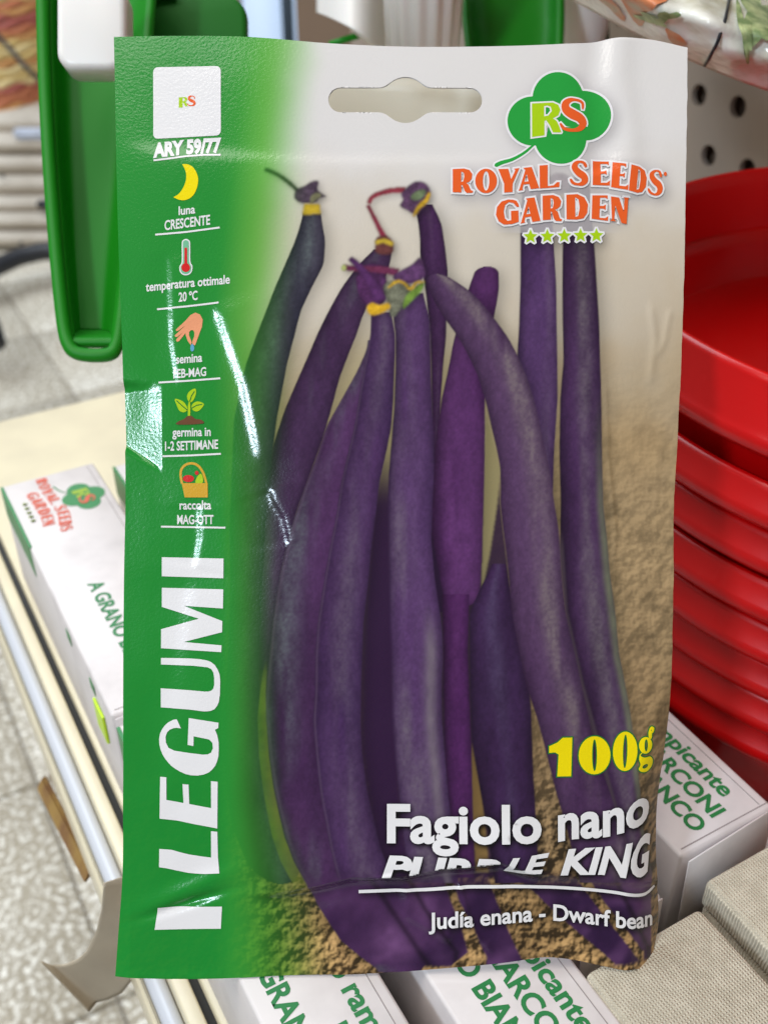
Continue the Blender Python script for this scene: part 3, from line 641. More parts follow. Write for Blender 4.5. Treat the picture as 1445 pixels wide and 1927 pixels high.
# pods below the fold
low = sstep(1628, 1672, YY)
pl = np.empty_like(art); pl[:] = L3((74, 42, 82)); pv = fbm(XX+YY*.35, YY*.6, 95, 77, 3)
pl = mixc(pl, L3((46, 22, 58)), sstep(.38, .66, pv)); pl = mixc(pl, L3((112, 72, 118)), .7*np.exp(-((XX-742)/38)**2-((YY-1775)/40)**2)+.6*np.exp(-((XX-792-(YY-1690)*.4)/22)**2-((YY-1700)/45)**2)+.4*sstep(.56, .8, fbm(XX+YY*.5, YY, 70, 91, 3)))
pl *= (.85+.3*fbm(XX, YY, 12, 93, 3))[..., None]
for ln, wd in (([(1640, 690), (1720, 742), (1815, 806)], 8), ([(1640, 762), (1710, 800), (1790, 858)], 7), ([(1640, 1150), (1720, 1190), (1800, 1228)], 7)):
    pl *= (1-.62*np.exp(-((XX-lr(ln))/wd)**2))[..., None]
mA = sstep(-3, 3, XX-lr([(1618, 553), (1664, 580), (1700, 596), (1733, 618), (1767, 640), (1800, 680), (1828, 716)]))*sstep(-3, 3, lr([(1640, 832), (1690, 846), (1740, 868), (1790, 880), (1815, 850)])-XX)
mB = sstep(-3, 3, XX-lr([(1640, 846), (1690, 862), (1740, 888), (1800, 915)]))*sstep(-3, 3, lr([(1640, 915), (1700, 936), (1773, 966), (1807, 983)])-XX)
mC = sstep(-3, 3, XX-lr([(1644, 962), (1683, 1010), (1722, 1050), (1773, 1110), (1812, 1155)]))*sstep(-3, 3, lr([(1644, 1078), (1709, 1125), (1773, 1176), (1812, 1205)])-XX)
mD = sstep(-3, 3, XX-lr([(1644, 1101), (1700, 1138), (1747, 1176), (1799, 1215)]))*sstep(-3, 3, 1234-XX)
wob = 0
for mm in (mA, mB, mC, mD):
    mm = mm*low*(1-sstep(1816, 1826, YY+8*fbm(XX, YY, 40, 61, 2)))
    art = art*(1-.5*boxblur(mm, 8)*(1-mm))[..., None]; art = art*(1-mm[..., None])+pl*mm[..., None]
# yellow-green seam along the left pod
sx = lr([(1230, 503), (1300, 496), (1350, 494), (1420, 498), (1481, 506), (1527, 515), (1572, 525), (1618, 542), (1660, 566)]); sw = lr([(1230, 2), (1300, 5), (1350, 8), (1480, 10), (1660, 13)])
sm = sstep(-1.5, 1.5, sw-np.abs(XX-sx))*sstep(1235, 1290, YY)*(1-sstep(1640, 1690, YY))
art = mixc(art, L3((138, 134, 58))*.8, sm*(.30+.55*fbm(XX, YY, 26, 71, 2)))
# crowns and stalks of the pods
def blob(loop, c, soft=1.5, n=.35):
    global art
    lp = np.array(loop, float); x0, y0 = lp.min(0)-16; x1, y1 = lp.max(0)+20
    i0, i1 = int((x0-196)/STEP), int((x1-196)/STEP)+1; j0, j1 = int((y0-56)/STEP), int((y1-56)/STEP)+1
    x = XX[j0:j1, i0:i1]; y = YY[j0:j1, i0:i1]; ins = np.zeros(x.shape, bool)
    for k in range(len(lp)):
        a, b = lp[k], lp[(k+1) % len(lp)]
        if a[1] == b[1]: continue
        cr = ((a[1] > y) != (b[1] > y)) & (x < (b[0]-a[0])*(y-a[1])/(b[1]-a[1])+a[0]); ins ^= cr
    m = boxblur(ins.astype(float), 1)
    core = boxblur(ins.astype(float), 4)
    c3 = L3(c)*((1+n*2*(fbm(x, y, 9, 83, 3)-.5))*(.40+.75*core)*(1+.5*n*(fbm(x, y, 4, 87, 2)-.5)))[..., None]
    sh_ = boxblur(np.roll(np.roll(ins.astype(float), 3, 0), 4, 1), 4); art[j0:j1, i0:i1] *= (1-.45*sh_*(1-m))[..., None]
    art[j0:j1, i0:i1] = art[j0:j1, i0:i1]*(1-m[..., None])+c3*m[..., None]
blob(stroke(spl([(498, 319), (520, 328), (545, 345), (566, 366)], 4, False), [8]+[9]*12), (74, 80, 62))
blob(spl([(553, 370), (560, 356), (574, 350), (586, 342), (600, 342), (599, 358), (614, 370), (602, 374), (594, 382), (574, 384), (560, 380)], 4), (74, 58, 74), n=.55)
blob(spl([(584, 372), (596, 362), (606, 368), (596, 376), (586, 384)], 3), (128, 124, 92), n=.5)
blob([(572, 384), (602, 383), (605, 403), (568, 405)], (196, 164, 44), n=.2)
blob(stroke(spl([(694, 384), (700, 372), (716, 364), (738, 359), (764, 358)], 4, False), [6]+[9, 9, 9, 9, 9, 10, 10, 10, 10, 11, 11, 11, 11, 12, 12, 12]), (148, 54, 68), n=.3)
blob(stroke(spl([(692, 386), (703, 408), (714, 430), (724, 450)], 4, False), [7, 8, 8, 8, 9, 9, 9, 10, 10, 11, 12, 13, 15]), (134, 40, 62), n=.3)
blob(spl([(754, 366), (766, 352), (782, 342), (798, 344), (809, 356), (808, 372), (798, 390), (782, 404), (768, 398), (752, 388), (758, 376)], 4), (84, 56, 84), n=.6)
blob(spl([(772, 370), (788, 358), (802, 360), (794, 374), (780, 378)], 4), (112, 126, 92), n=.4); blob(stroke(spl([(808, 362), (802, 378), (788, 390), (778, 408)], 3, False), [5, 7, 8, 8, 9, 9, 8, 7, 6, 5]), (214, 168, 44), n=.5)
blob(spl([(706, 462), (708, 448), (722, 443), (736, 450), (741, 464), (739, 476), (722, 480), (706, 474)], 4), (104, 56, 54), n=.3); blob(stroke([(705, 457), (722, 453), (740, 460)], [8, 9, 9]), (214, 180, 58), n=.3)
blob(spl([(670, 520), (684, 500), (706, 496), (724, 512), (730, 545), (722, 572), (702, 580), (682, 568), (672, 545)], 4), (76, 38, 80), n=.5)
blob(stroke(spl([(646, 504), (680, 506), (720, 508), (750, 514)], 4, False), [11, 12, 12, 12, 12, 12, 12, 13, 13, 14, 15, 16, 17]), (112, 46, 78), n=.3); blob(oval(647, 504, 5, 6), (206, 214, 128), n=.1)
blob(spl([(728, 566), (722, 540), (736, 528), (760, 530), (774, 540), (766, 562), (748, 590), (736, 596)], 4), (112, 112, 94), n=.5); blob(spl([(796, 530), (796, 544), (776, 566), (758, 582), (762, 560), (776, 544)], 4), (120, 152, 62), n=.4)
blob(spl([(738, 522), (756, 508), (774, 498), (790, 484), (797, 500), (799, 522), (780, 534), (756, 534)], 4), (88, 54, 94), n=.5)
blob(stroke(spl([(730, 542), (746, 530), (760, 533), (772, 545), (784, 532), (798, 531)], 3, False), [4, 5, 6, 6, 6, 5, 5, 5, 5, 6, 6, 6, 5, 5, 4, 3]), (222, 176, 44), n=.5)
blob(stroke(spl([(658, 486), (676, 502), (694, 524), (708, 548), (714, 568)], 3, False), [11, 12, 13, 14, 14, 15, 16, 17, 19, 21, 23, 25, 26]), (82, 42, 90), n=.35)
blob(spl([(690, 578), (700, 570), (714, 574), (730, 570), (734, 580), (718, 590), (696, 593)], 4), (222, 172, 40), n=.4)
for cx, cy, rr, c in ((1052, 346, 22, (118, 96, 104)), (1056, 380, 14, (170, 140, 84)), (996, 366, 15, (130, 108, 122)), (1004, 392, 12, (160, 140, 110))):
    blob(oval(cx, cy, rr, rr*.9), c, n=.7)
# soft shade printed under the lettering and the logo
tm_ = trimask('text'); art *= (1-.92*np.clip(boxblur(np.roll(np.roll(tm_, 1, 1), 2, 0), 4)*2.0, 0, 1))[..., None]
lm_ = trimask('logo'); art *= (1-.55*np.clip(boxblur(np.roll(np.roll(lm_, 5, 1), 5, 0), 7)*1.1, 0, 1))[..., None]
# veil of pale print behind the company name
veil = boxblur(trimask('logo'), 14); art = mixc(art, L3((214, 206, 206)), np.clip(veil*1.1, 0, .55)*(YY < 440))
# the green band and its fade
e0 = lr([(60, 465), (300, 440), (600, 400), (800, 400), (1000, 415), (1300, 418), (1600, 425), (1850, 430)]); e1 = lr([(60, 628), (300, 600), (600, 578), (800, 566), (1000, 552), (1300, 548), (1500, 556), (1700, 630), (1850, 660)])
k0 = np.clip((XX-e0)/(e1-e0), 0, 1)
tint = 1-sstep(.25, 1.0, k0+.10*(fbm(XX, YY, 60, 201, 2)-.5))
art = art*(1-tint[..., None]*(1-np.array((.34, .78, .16))))
gm = 1-sstep(-.10, .92, k0)
gcol = np.empty_like(art); gcol[:] = L3((24, 138, 48))
gcol = mixc(gcol, L3((72, 164, 54)), sstep(0, 1, np.clip((XX-395)/110, 0, 1))*.8)
dk_ = 1-np.clip(art.mean(-1)/.16, 0, 1)
gcol = gcol*(1-.45*dk_*sstep(.05, .6, 1-gm))[..., None]
art = art*(1-gm[..., None])+gcol*gm[..., None]
art = np.clip(art, 0.002, .9)
def sample(x, y):
    fx = np.clip((x-196)/STEP, 0, XX.shape[1]-1.001); fy = np.clip((y-56)/STEP, 0, XX.shape[0]-1.001)
    i = fx.astype(int); j = fy.astype(int); a = (fx-i)[:, None]; b = (fy-j)[:, None]
    return (art[j, i]*(1-a)+art[j, i+1]*a)*(1-b)+(art[j+1, i]*(1-a)+art[j+1, i+1]*a)*b
x, y, q = sheet(1.9)
me = np_mesh('printed_front', loc3(x, y), q)
ca = me.color_attributes.new('print', 'FLOAT_COLOR', 'POINT')
rgba = np.ones((len(x), 4), np.float32); rgba[:, :3] = sample(x, y); ca.data.foreach_set('color', rgba.ravel())
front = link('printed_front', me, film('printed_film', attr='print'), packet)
front['label'] = 'glossy front film printed with purple bean pods'
x, y, q = sheet(8.0)
c3 = loc3(x, y); c3[:, 2] -= .0005 + backfall(x, y)*PXS
me = np_mesh('back_panel', c3, q[:, ::-1]); link('back_panel', me, film('plain_film', lin(225, 222, 220)), packet)

# ------------------------------------------------------------------ setting: floor, shelf, perforated back panel
def Z(h): return CZ-h
FLOORX0, FLOORX1, FLOORY0, FLOORY1 = -3.5, 5.0, -1.5, 8.5
m_floor = new_mat('glint_fleck_tile', lin(184, 174, 155), .2, .6, noise=(150, lin(255, 251, 240), .50, .62), bump=(130, .005, .5))  # white flecks in the colour imitate glints on glossy bumpy tile
m_grout = new_mat('grout', lin(128, 120, 108), .8)
floor = structure(link('floor', box_me('floor', FLOORX0, FLOORX1, FLOORY0, FLOORY1, -.03, -.004), m_grout))
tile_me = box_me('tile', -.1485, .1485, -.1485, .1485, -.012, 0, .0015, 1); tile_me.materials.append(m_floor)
for i in range(-3, 5):
    for j in range(-2, 13):
        o = bpy.data.objects.new('tile', tile_me); COL.objects.link(o); o.parent = floor
        o.location = (.052+.15+.30*(i-1), .903+.15+.30*(j-2), 0)
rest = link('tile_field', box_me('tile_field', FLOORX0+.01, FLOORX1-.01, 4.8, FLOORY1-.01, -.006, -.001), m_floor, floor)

HS = .332                          # shelf top below the camera
m_cream = new_mat('cream_enamel', lin(226, 214, 184), .35, .5, noise=(30, lin(216, 204, 176), .4, .7))
m_rail = new_mat('grey_rail', lin(196, 198, 204), .3, .5)
m_black = new_mat('black_groove', lin(24, 22, 20), .6)
m_dark = new_mat('dark_rubber', lin(38, 40, 46), .45)
shelf = empty('shelf', (.3, .2, Z(HS))); tag(shelf, 'cream enamelled shop shelf with grey rail and black groove along its edge', 'shelf')
shelf['kind'] = 'structure'
def shelfpart(name, x0, x1, z0, z1, mat, y0=-.35, y1=.618, bev=.001):
    return link(name, box_me(name, x0-.3, x1-.3, y0-.2, y1-.2, z0, z1, bev), mat, shelf)
shelfpart('shelf_board', .0445, .4985, -.03, 0, m_cream)
shelfpart('gap_shade_sheet', .0835, .262, .0003, .0013, m_black, -.3, .452, 0)  # black sheet stands in for the shade in gaps between the boxes
shelfpart('groove', .0413, .0444, -.028, -.006, m_black, bev=0)
shelfpart('edge_strip', .0356, .0412, -.03, -.002, m_cream)
shelfpart('price_rail', .0289, .0355, -.034, -.008, m_rail, bev=.003)
shelfpart('rail_lip', .0265, .0288, -.036, -.012, m_cream, bev=.0015)
# perforated back panel
PX = .50
m_peg = new_mat('panel_enamel', lin(160, 146, 134), .5, .4)
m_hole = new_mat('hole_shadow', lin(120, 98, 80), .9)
bm = bmesh.new(); R = .0064; NP = 16; rows_ = []
pitch = .0325; y0 = .492; z0 = Z(.160)
def holerect(cy, cz, hw, hh):
    corners = []
    for k in range(NP):
        a = k*2*math.pi/NP; c, s = math.cos(a), math.sin(a); mx = max(abs(c)/hw, abs(s)/hh)
        corners.append((c/mx, s/mx))
    inner = [bm.verts.new((PX, cy+R*math.cos(k*2*math.pi/NP), cz+R*math.sin(k*2*math.pi/NP))) for k in range(NP)]
    back = [bm.verts.new((PX+.004, cy+R*math.cos(k*2*math.pi/NP), cz+R*math.sin(k*2*math.pi/NP))) for k in range(NP)]
    outer = [bm.verts.new((PX, cy+a, cz+b)) for a, b in corners]
    for k in range(NP):
        n = (k+1) % NP
        bm.faces.new((inner[k], inner[n], outer[n], outer[k])); bm.faces.new((inner[n], inner[k], back[k], back[n]))
for j in range(-12, 8):
    for i in range(-20, 14):
        holerect(y0+i*pitch+(pitch/2 if j % 2 else 0), z0+j*pitch, pitch/2, pitch/2)
bmesh.ops.remove_doubles(bm, verts=bm.verts, dist=1e-5)
panel = link('back_panel', mesh_bm(bm, 'back_panel'), m_peg)
tag(panel, 'grey perforated metal back panel with round peg holes behind the red bowls', 'panel'); panel['kind'] = 'structure'
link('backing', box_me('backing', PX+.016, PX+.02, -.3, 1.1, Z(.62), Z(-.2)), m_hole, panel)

upper = structure(link('added_shade_board', box_me('added_shade_board', .270, .498, -.35, .80, CZ+.085, CZ+.11, .002), m_cream))  # unseen board added above the view to shade back panel and bowls

# ------------------------------------------------------------------ white seed cartons with green lettering
m_card = new_mat('white_card', lin(222, 214, 212), .42, .4, noise=(60, lin(208, 200, 198), .5, .75), bump=(180, .0003, .3))
m_cardgreen = new_mat('green_card', lin(36, 128, 62), .4)
m_greenink = new_mat('green_ink', lin(30, 122, 62), .45)
m_redink = new_mat('red_ink', lin(214, 92, 66), .5)
m_limeink = new_mat('lime_ink', lin(150, 178, 40), .5)
m_crease = new_mat('card_crease', lin(150, 140, 138), .6)
m_tape = new_mat('yellow_sticker', lin(196, 232, 20), .4)
m_film = new_mat('clear_wrap', (1, 1, 1), .12, .5, trans=.9)
def flat_text(name, s, mat, root, ox, oy, cap, weight, z, width):
    """text on a carton's top: reads towards the shelf's near end, its letters' tops towards the back panel"""
    me = text_tris(s, weight); xs = [v.co.x for v in me.vertices]; lo, hi = min(xs), max(xs)
    sc = cap/CAPH
    for v in me.vertices:
        a = (v.co.x-hi)/(hi-lo)*width; b = v.co.y*sc
        v.co = Vector((ox+b, oy-a, z))
    o = link(name, me, mat, root); return o
def carton(x0, x1, yfar, ynear, top, label, text=True, logo=True, group='white seed cartons in rows on the shelf', tilt=0.0, green=True, wrap=False):
    h = .055; cx, cy = (x0+x1)/2, (yfar+ynear)/2; w2, l2 = (x1-x0)/2, (yfar-ynear)/2
    r = empty('seed_carton', (cx, cy, Z(top)-h)); r.rotation_euler = (0, 0, tilt); tag(r, label, 'carton', group)
    link('carton_body', box_me('carton_body', -w2, w2, -l2, l2, 0, h, .0012), m_card, r)
    # tuck flap at the near end, a little sprung
    fl = box_me('end_flap', -w2+.0006, w2-.0006, -.0006, 0, -.030, .0004, .0002, 1)
    o = link('end_flap', fl, m_card, r, (0, -l2-.0012, h)); o.rotation_euler = (-.06, 0, .05)
    link('flap_crease', box_me('flap_crease', -w2+.002, w2-.001, -l2+.0022, -l2+.0026, h, h+.0001), m_crease, r)
    link('side_crease', box_me('side_crease', w2-.0038, w2-.0035, -l2+.003, l2-.002, h, h+.0001), m_crease, r)
    if green: link('green_edge', box_me('green_edge', -w2-.0003, -w2+.0009, l2-.055, l2-.001, h-.016, h+.0003), m_cardgreen, r)
    if text:
        e = -l2+.0050
        flat_text('lettering', 'Fagiolo rampicante', m_greenink, r, w2-.0118, e+.006, .0060, .027, h+.00015, .072)
        flat_text('lettering', 'MARCONI', m_greenink, r, w2-.0208, e+.0015, .0059, .031, h+.00015, .0385)
        flat_text('lettering', 'A GRANO BIANCO', m_greenink, r, w2-.0300, e, .0059, .031, h+.00015, .0730)
    if logo:
        k = .0000385; base = (-.003, l2-.026)
        def mp(l): return [(base[0]-(b-700)*k*.95, base[1]-(a-700)*k) for a, b in l]
        def flat(name, loops, mat, z):
            me = poly_tris([[(p[0]*1e4, -p[1]*1e4) for p in mp(l)] for l in loops])
            for v in me.vertices: v.co = Vector((v.co.x/1e4, v.co.y/1e4, z))
            link(name, me, mat, r)
        flat('clover', [clover], m_cardgreen, h+.00015); flat('clover_stalk', [stalk], m_cardgreen, h+.00025)
        flat('monogram', [RSR[0], RSR[1]], m_limeink, h+.0003); flat('monogram', [RSS[0]], m_redink, h+.0004)
        for key in LET: flat('letter', LET[key], m_redink, h+.00025)
        for c in (556, 655, 755, 851, 945):
            flat('star', [[(c+40*math.sin(q*math.pi*2/5*2), 1054-40*math.cos(q*math.pi*2/5*2)) for q in range(5)]], m_limeink, h+.0002)
    return r
A = carton(.046, .0905, .449, .279, .275, 'white seed carton with clover logo, green lettering and scuffed edge beside the black groove')
o = link('sticker', box_me('sticker', -.0234, -.0225, -.071, -.059, .028, .042), m_tape, A)
for dy in (-.030, -.062): link('leaf_print', box_me('leaf_print', -.02262, -.0224, dy, dy+.006, .045, .050), m_cardgreen, A)
carton(.0462, .0815, .274, .094, .2755, 'white seed carton under the packet nearest the rail, green lettering running along it', logo=False)
carton(.0925, .1315, .274, .0935, .276, 'white seed carton lettered MARCONI, second from the rail, under the packet bottom', logo=False)
carton(.099, .137, .447, .270, .279, 'white seed carton with green edge standing between scuffed carton and white tub', text=False, logo=False)
carton(.1815, .2215, .314, .1335, .275, 'white seed carton with sprung end flap beside the red bowls and linen boxes')
carton(.1385, .1725, .305, .130, .284, 'plain white seed carton peeping out low beside the packet corner', text=False, logo=False, green=False)
carton(.228, .262, .178, .055, .318, 'low white carton half hidden under the red bowls', text=False, logo=False, green=False)

# ------------------------------------------------------------------ linen covered boxes
m_linen = bpy.data.materials.new('linen_weave'); m_linen.use_nodes = True
nt = m_linen.node_tree; b = nt.nodes['Principled BSDF']; b.inputs['Roughness'].default_value = .9; b.inputs['Specular IOR Level'].default_value = .15
tc = nt.nodes.new('ShaderNodeTexCoord'); hs = []
for ax, rz in (('X', 0), ('Y', 0)):
    mp_ = nt.nodes.new('ShaderNodeMapping'); mp_.inputs['Scale'].default_value = (1, 1, 1)
    wv = nt.nodes.new('ShaderNodeTexWave'); wv.bands_direction = ax; wv.inputs['Scale'].default_value = 310; wv.inputs['Distortion'].default_value = 4.0; wv.inputs['Detail'].default_value = 2; wv.inputs['Detail Scale'].default_value = .5
    nt.links.new(tc.outputs['Object'], mp_.inputs[0]); nt.links.new(mp_.outputs[0], wv.inputs['Vector']); hs.append(wv)
mu = nt.nodes.new('ShaderNodeMath'); mu.operation = 'MULTIPLY'; nt.links.new(hs[0].outputs['Fac'], mu.inputs[0]); nt.links.new(hs[1].outputs['Fac'], mu.inputs[1])
nz = nt.nodes.new('ShaderNodeTexNoise'); nz.inputs['Scale'].default_value = 240; nt.links.new(tc.outputs['Object'], nz.inputs['Vector'])
ad = nt.nodes.new('ShaderNodeMath'); ad.operation = 'ADD'; nt.links.new(mu.outputs[0], ad.inputs[0]); nt.links.new(nz.outputs[0], ad.inputs[1])
cr = nt.nodes.new('ShaderNodeValToRGB'); cr.color_ramp.elements[0].position = .35; cr.color_ramp.elements[0].color = (*lin(180, 170, 150), 1); cr.color_ramp.elements[1].position = 1.05; cr.color_ramp.elements[1].color = (*lin(212, 202, 182), 1)
nt.links.new(ad.outputs[0], cr.inputs[0]); nt.links.new(cr.outputs[0], b.inputs['Base Color'])
bp = nt.nodes.new('ShaderNodeBump'); bp.inputs['Distance'].default_value = .0004; nt.links.new(ad.outputs[0], bp.inputs['Height']); nt.links.new(bp.outputs[0], b.inputs['Normal'])
def linen(x0, x1, yf, yn, top, label, rz=0):
    cx, cy = (x0+x1)/2, (yf+yn)/2; r = empty('linen_box', (cx, cy, Z(HS)), rz); tag(r, label, 'box', 'linen covered boxes at the shelf end')
    H = HS-top
    link('box_body', box_me('box_body', x0-cx, x1-cx, yn-cy, yf-cy, 0, H-.012, .0015), m_linen, r)
    link('lid', box_me('lid', x0-cx-.0008, x1-cx+.0008, yn-cy-.0008, yf-cy+.0008, H-.0118, H, .002, 3), m_linen, r)
    link('paper_lining', box_me('paper_lining', x1-cx-.004, x1-cx+.0012, yf-cy-.012, yf-cy+.0012, H-.010, H-.002, .001), m_card, r)
linen(.132, .1735, .117, -.06, .275, 'linen covered box with white paper corner tucked under the packet corner')
linen(.1835, .252, .1235, -.06, .276, 'linen covered box standing against the carton with the sprung flap')

# ------------------------------------------------------------------ stack of red bowls
m_red = new_mat('red_plastic', lin(200, 4, 7), .30, .5, bump=(40, .0004, .25))
BX, BY, BR = .360, .209, .130
def bowl_prof(R, lip):
    return [(0.001, -.058), (R*.78, -.058), (R*.83, -.0565), (R*.865, -.052), (R*.895, -lip-.008), (R*.905, -lip-.003), (R*.93, -lip-.0010), (R*.965, -lip-.0016), (R*.992, -lip-.0004),
            (R*1.006, -lip+.0018), (R*1.008, -lip+.0040), (R*1.002, -lip+.0062), (R*.990, -lip+.0078), (R*.983, -.0024), (R*.976, -.0006), (R*.966, 0), (R*.955, -.0012), (R*.945, -.006), (R*.915, -.038), (R*.905, -.0430), (R*.885, -.0465), (R*.86, -.0482), (R*.80, -.049), (R*.55, -.0515), (.001, -.053)]
top_me = lathe_me('bowl_top', bowl_prof(BR, .0245), 128); top_me.materials.append(m_red)
bowl_me = lathe_me('bowl', bowl_prof(BR, .0140), 128); bowl_me.materials.append(m_red)
hs_ = [.1445, .1790, .1965, .2135, .2300, .2455, .2600, .2735]
for k, h in enumerate(hs_):
    r = empty('red_bowl', (BX+random.uniform(-.0008, .0008), BY+random.uniform(-.0008, .0008), Z(h)-.058), random.random()*6)
    if k == 0: lb = 'topmost red plastic bowl of the nested stack, its glossy inside open to view'
    elif k == len(hs_)-1: lb = 'lowest red plastic bowl of the nested stack, its base showing'
    else: lb = '%s red plastic bowl counted down the nested stack, only its rim showing' % ('second', 'third', 'fourth', 'fifth', 'sixth', 'seventh')[k-1]
    tag(r, lb, 'bowl', 'nested red bowls by the back panel')
    o = bpy.data.objects.new('bowl_wall', top_me if k == 0 else bowl_me); COL.objects.link(o); o.parent = r; o.location = (0, 0, .058)

# ------------------------------------------------------------------ white tub behind the packet, green scoops with white handles
m_white = new_mat('white_plastic', lin(232, 228, 224), .32, .5, sss=.05)
m_green = new_mat('green_plastic', lin(16, 124, 14), .5, .3)
m_mgreen = new_mat('mid_green_plastic', lin(18, 100, 20), .6, .25)  # slightly darker, duller green for the broad scoop's blade
m_dgreen = new_mat('dark_green_plastic', lin(8, 60, 20), .35)
m_tub = new_mat('tub_plastic', lin(240, 235, 224), .35, .5)
nt = m_tub.node_tree; tr = nt.nodes.new('ShaderNodeBsdfTranslucent'); tr.inputs[0].default_value = (*lin(244, 236, 214), 1); mxs = nt.nodes.new('ShaderNodeMixShader'); mxs.inputs[0].default_value = .4
nt.links.new(nt.nodes['Principled BSDF'].outputs[0], mxs.inputs[1]); nt.links.new(tr.outputs[0], mxs.inputs[2]); nt.links.new(mxs.outputs[0], nt.nodes['Material Output'].inputs[0])
TB = Vector((.242, .478, 0))
tub = empty('white_tub', (TB.x, TB.y, Z(HS))); tag(tub, 'round white plastic tub behind the packet with green scoops hung round it', 'tub')
link('tub_wall', lathe_me('tub_wall', [(.001, .0), (.092, .0), (.096, .003), (.1195, .180), (.1235, .181), (.125, .185), (.123, .189), (.1175, .188), (.1155, .180), (.093, .006), (.001, .006)], 120), m_tub, tub)
def trough(name, pts, mat, depth, thick=.0032, parent=None):
    """a scoop blade: pts rows of (px_left, px_right, py, t); its hollow faces the camera"""
    def fn(u, v):
        k = v*(len(pts)-1); i = min(int(k), len(pts)-2); f = k-i
        a, b_ = pts[i], pts[i+1]; l, r, y, t = (a[q]*(1-f)+b_[q]*f for q in range(4))
        s = 2*u-1; wall = (1-abs(s)**5)
        end = min(1.0, (1-v)*len(pts)*1.1) if True else 1
        dp = depth*wall*sstep(0, .09, 1-v)
        x = l+(r-l)*(.5+.5*math.copysign(min(1, abs(s)*1.0), s))
        return P(x, y, t+float(dp))
    return solid(link(name, grid_me(name, fn, 33, 60), mat, parent), thick, -1)
def spl3(pts, n=5):
    out = []; m = len(pts)
    for i in range(m-1):
        p0, p1, p2, p3 = (pts[min(max(i+k-1, 0), m-1)] for k in range(4))
        for j in range(n):
            t = j/n; out.append(.5*(2*p1+(p2-p0)*t+(2*p0-5*p1+4*p2-p3)*t*t+(3*p1-p0-3*p2+p3)*t**3))
    return out+[pts[-1]]
def scoop_root(px, py, t, label):
    r = empty('garden_scoop', P(px, py, t)); tag(r, label, 'scoop', 'green scoops hung round the white tub'); return r
def attach(o, r):
    bpy.context.view_layer.update(); o.parent = r; o.matrix_parent_inverse = r.matrix_world.inverted(); return o
def rounded_plate(name, px0, py0, px1, py1, rpx, t, th, mat, dish=0.0):
    lp = rrect(px0, py0, px1, py1, rpx)
    bm = bmesh.new(); f = [bm.verts.new(P(a, b, t)) for a, b in lp]; bk = [bm.verts.new(P(a, b, t)+FW*th) for a, b in lp]
    bm.faces.new(f); bm.faces.new(bk[::-1])
    for k in range(len(lp)): bm.faces.new((f[k], bk[k], bk[(k+1) % len(lp)], f[(k+1) % len(lp)]))
    bmesh.ops.recalc_face_normals(bm, faces=bm.faces)
    big = [e for e in bm.edges if all(v in f for v in e.verts)]
    bmesh.ops.bevel(bm, geom=big, offset=.0022, segments=3, profile=.5, affect='EDGES')
    return link(name, mesh_bm(bm, name, True), mat)
s1 = scoop_root(165, 675, .40, 'long green scoop hanging on the left of the white tub, trough open, white clip above')
attach(trough('blade', [(80, 300, -60, .405), (84, 285, 120, .402), (92, 268, 300, .398), (104, 248, 460, .394), (118, 233, 600, .390), (126, 226, 655, .388)], m_green, .018), s1)
attach(link('rim', tube_me('rim', spl3([P(80, -60, .404), P(84, 120, .401), P(93, 300, .397), P(105, 460, .393), P(119, 600, .389), P(130, 648, .387), P(150, 666, .386), P(200, 668, .386), P(219, 653, .387), P(229, 600, .389), P(243, 460, .393), P(262, 300, .397)]), .0026), m_green), s1)
attach(rounded_plate('white_clip', 106, -40, 236, 128, 34, .372, .012, m_white), s1)
s2 = scoop_root(350, 70, .47, 'broad green scoop with rounded shoulder just behind the top left of the packet')
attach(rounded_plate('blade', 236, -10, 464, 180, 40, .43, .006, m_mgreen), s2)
attach(link('rim', tube_me('rim', [P(238, 180, .428), P(238, 40, .428), P(246, 10, .428), P(268, -10, .428), P(330, -14, .428)], .0022), m_green), s2)
s3 = scoop_root(960, 90, .52, 'green scoop with ribbed white handle standing behind the packet top')
def flu(a): return .035*math.cos(a*14)
hd = link('handle', lathe_me('handle', [(.001, -.006), (.0165, -.006), (.0195, .05), (.021, .09), (.001, .09)], 168, flu), m_white, None)
hd.location = P(795, 95, .50); attach(hd, s3)
attach(trough('blade', [(868, 1062, -50, .52), (870, 1062, 40, .515), (876, 1060, 100, .51), (884, 1056, 125, .508)], m_green, .018), s3)
s4 = scoop_root(680, 90, .54, 'white scoop with thin green trim beside the ribbed handle')
def cup(u, v):
    a = math.radians(200+u*140); r = 95*(1-.35*v)
    return P(672+r*1.05*math.cos(a)*-1, -20+100*v+18*math.sin(u*math.pi), .53+.02*math.sin(u*math.pi))
attach(solid(link('white_shell', grid_me('white_shell', lambda u, v: P(600+u*130, (-40+u*10)+v*(95+50*u*u-30*(1-u)), .53-.03*math.sin(u*math.pi)), 24, 24), m_white), .003), s4)
attach(link('green_trim', tube_me('green_trim', [P(703, -20, .52), P(696, 10, .52), P(700, 34, .52), P(712, 62, .52)], .0014), m_green), s4)
attach(link('green_trim', tube_me('green_trim', [P(620, 84, .52), P(650, 74, .52), P(690, 62, .52)], .0016), m_green), s4)
s5 = scoop_root(1095, 80, .54, 'white funnel shaped handle and dark green bar near the hanging bag')
fn_ = attach(link('funnel', lathe_me('funnel', [(.022, .06), (.016, .02), (.0105, -.02), (.0095, -.05), (.008, -.05), (.009, -.02), (.0145, .02), (.0205, .06)], 48), m_white), s5)
fn_.matrix_world = Matrix.Translation(P(1092, 70, .56))
attach(link('bar', tube_me('bar', [P(1133, -60, .57), P(1135, 30, .57), P(1138, 160, .57)], .0030), m_dgreen), s5)

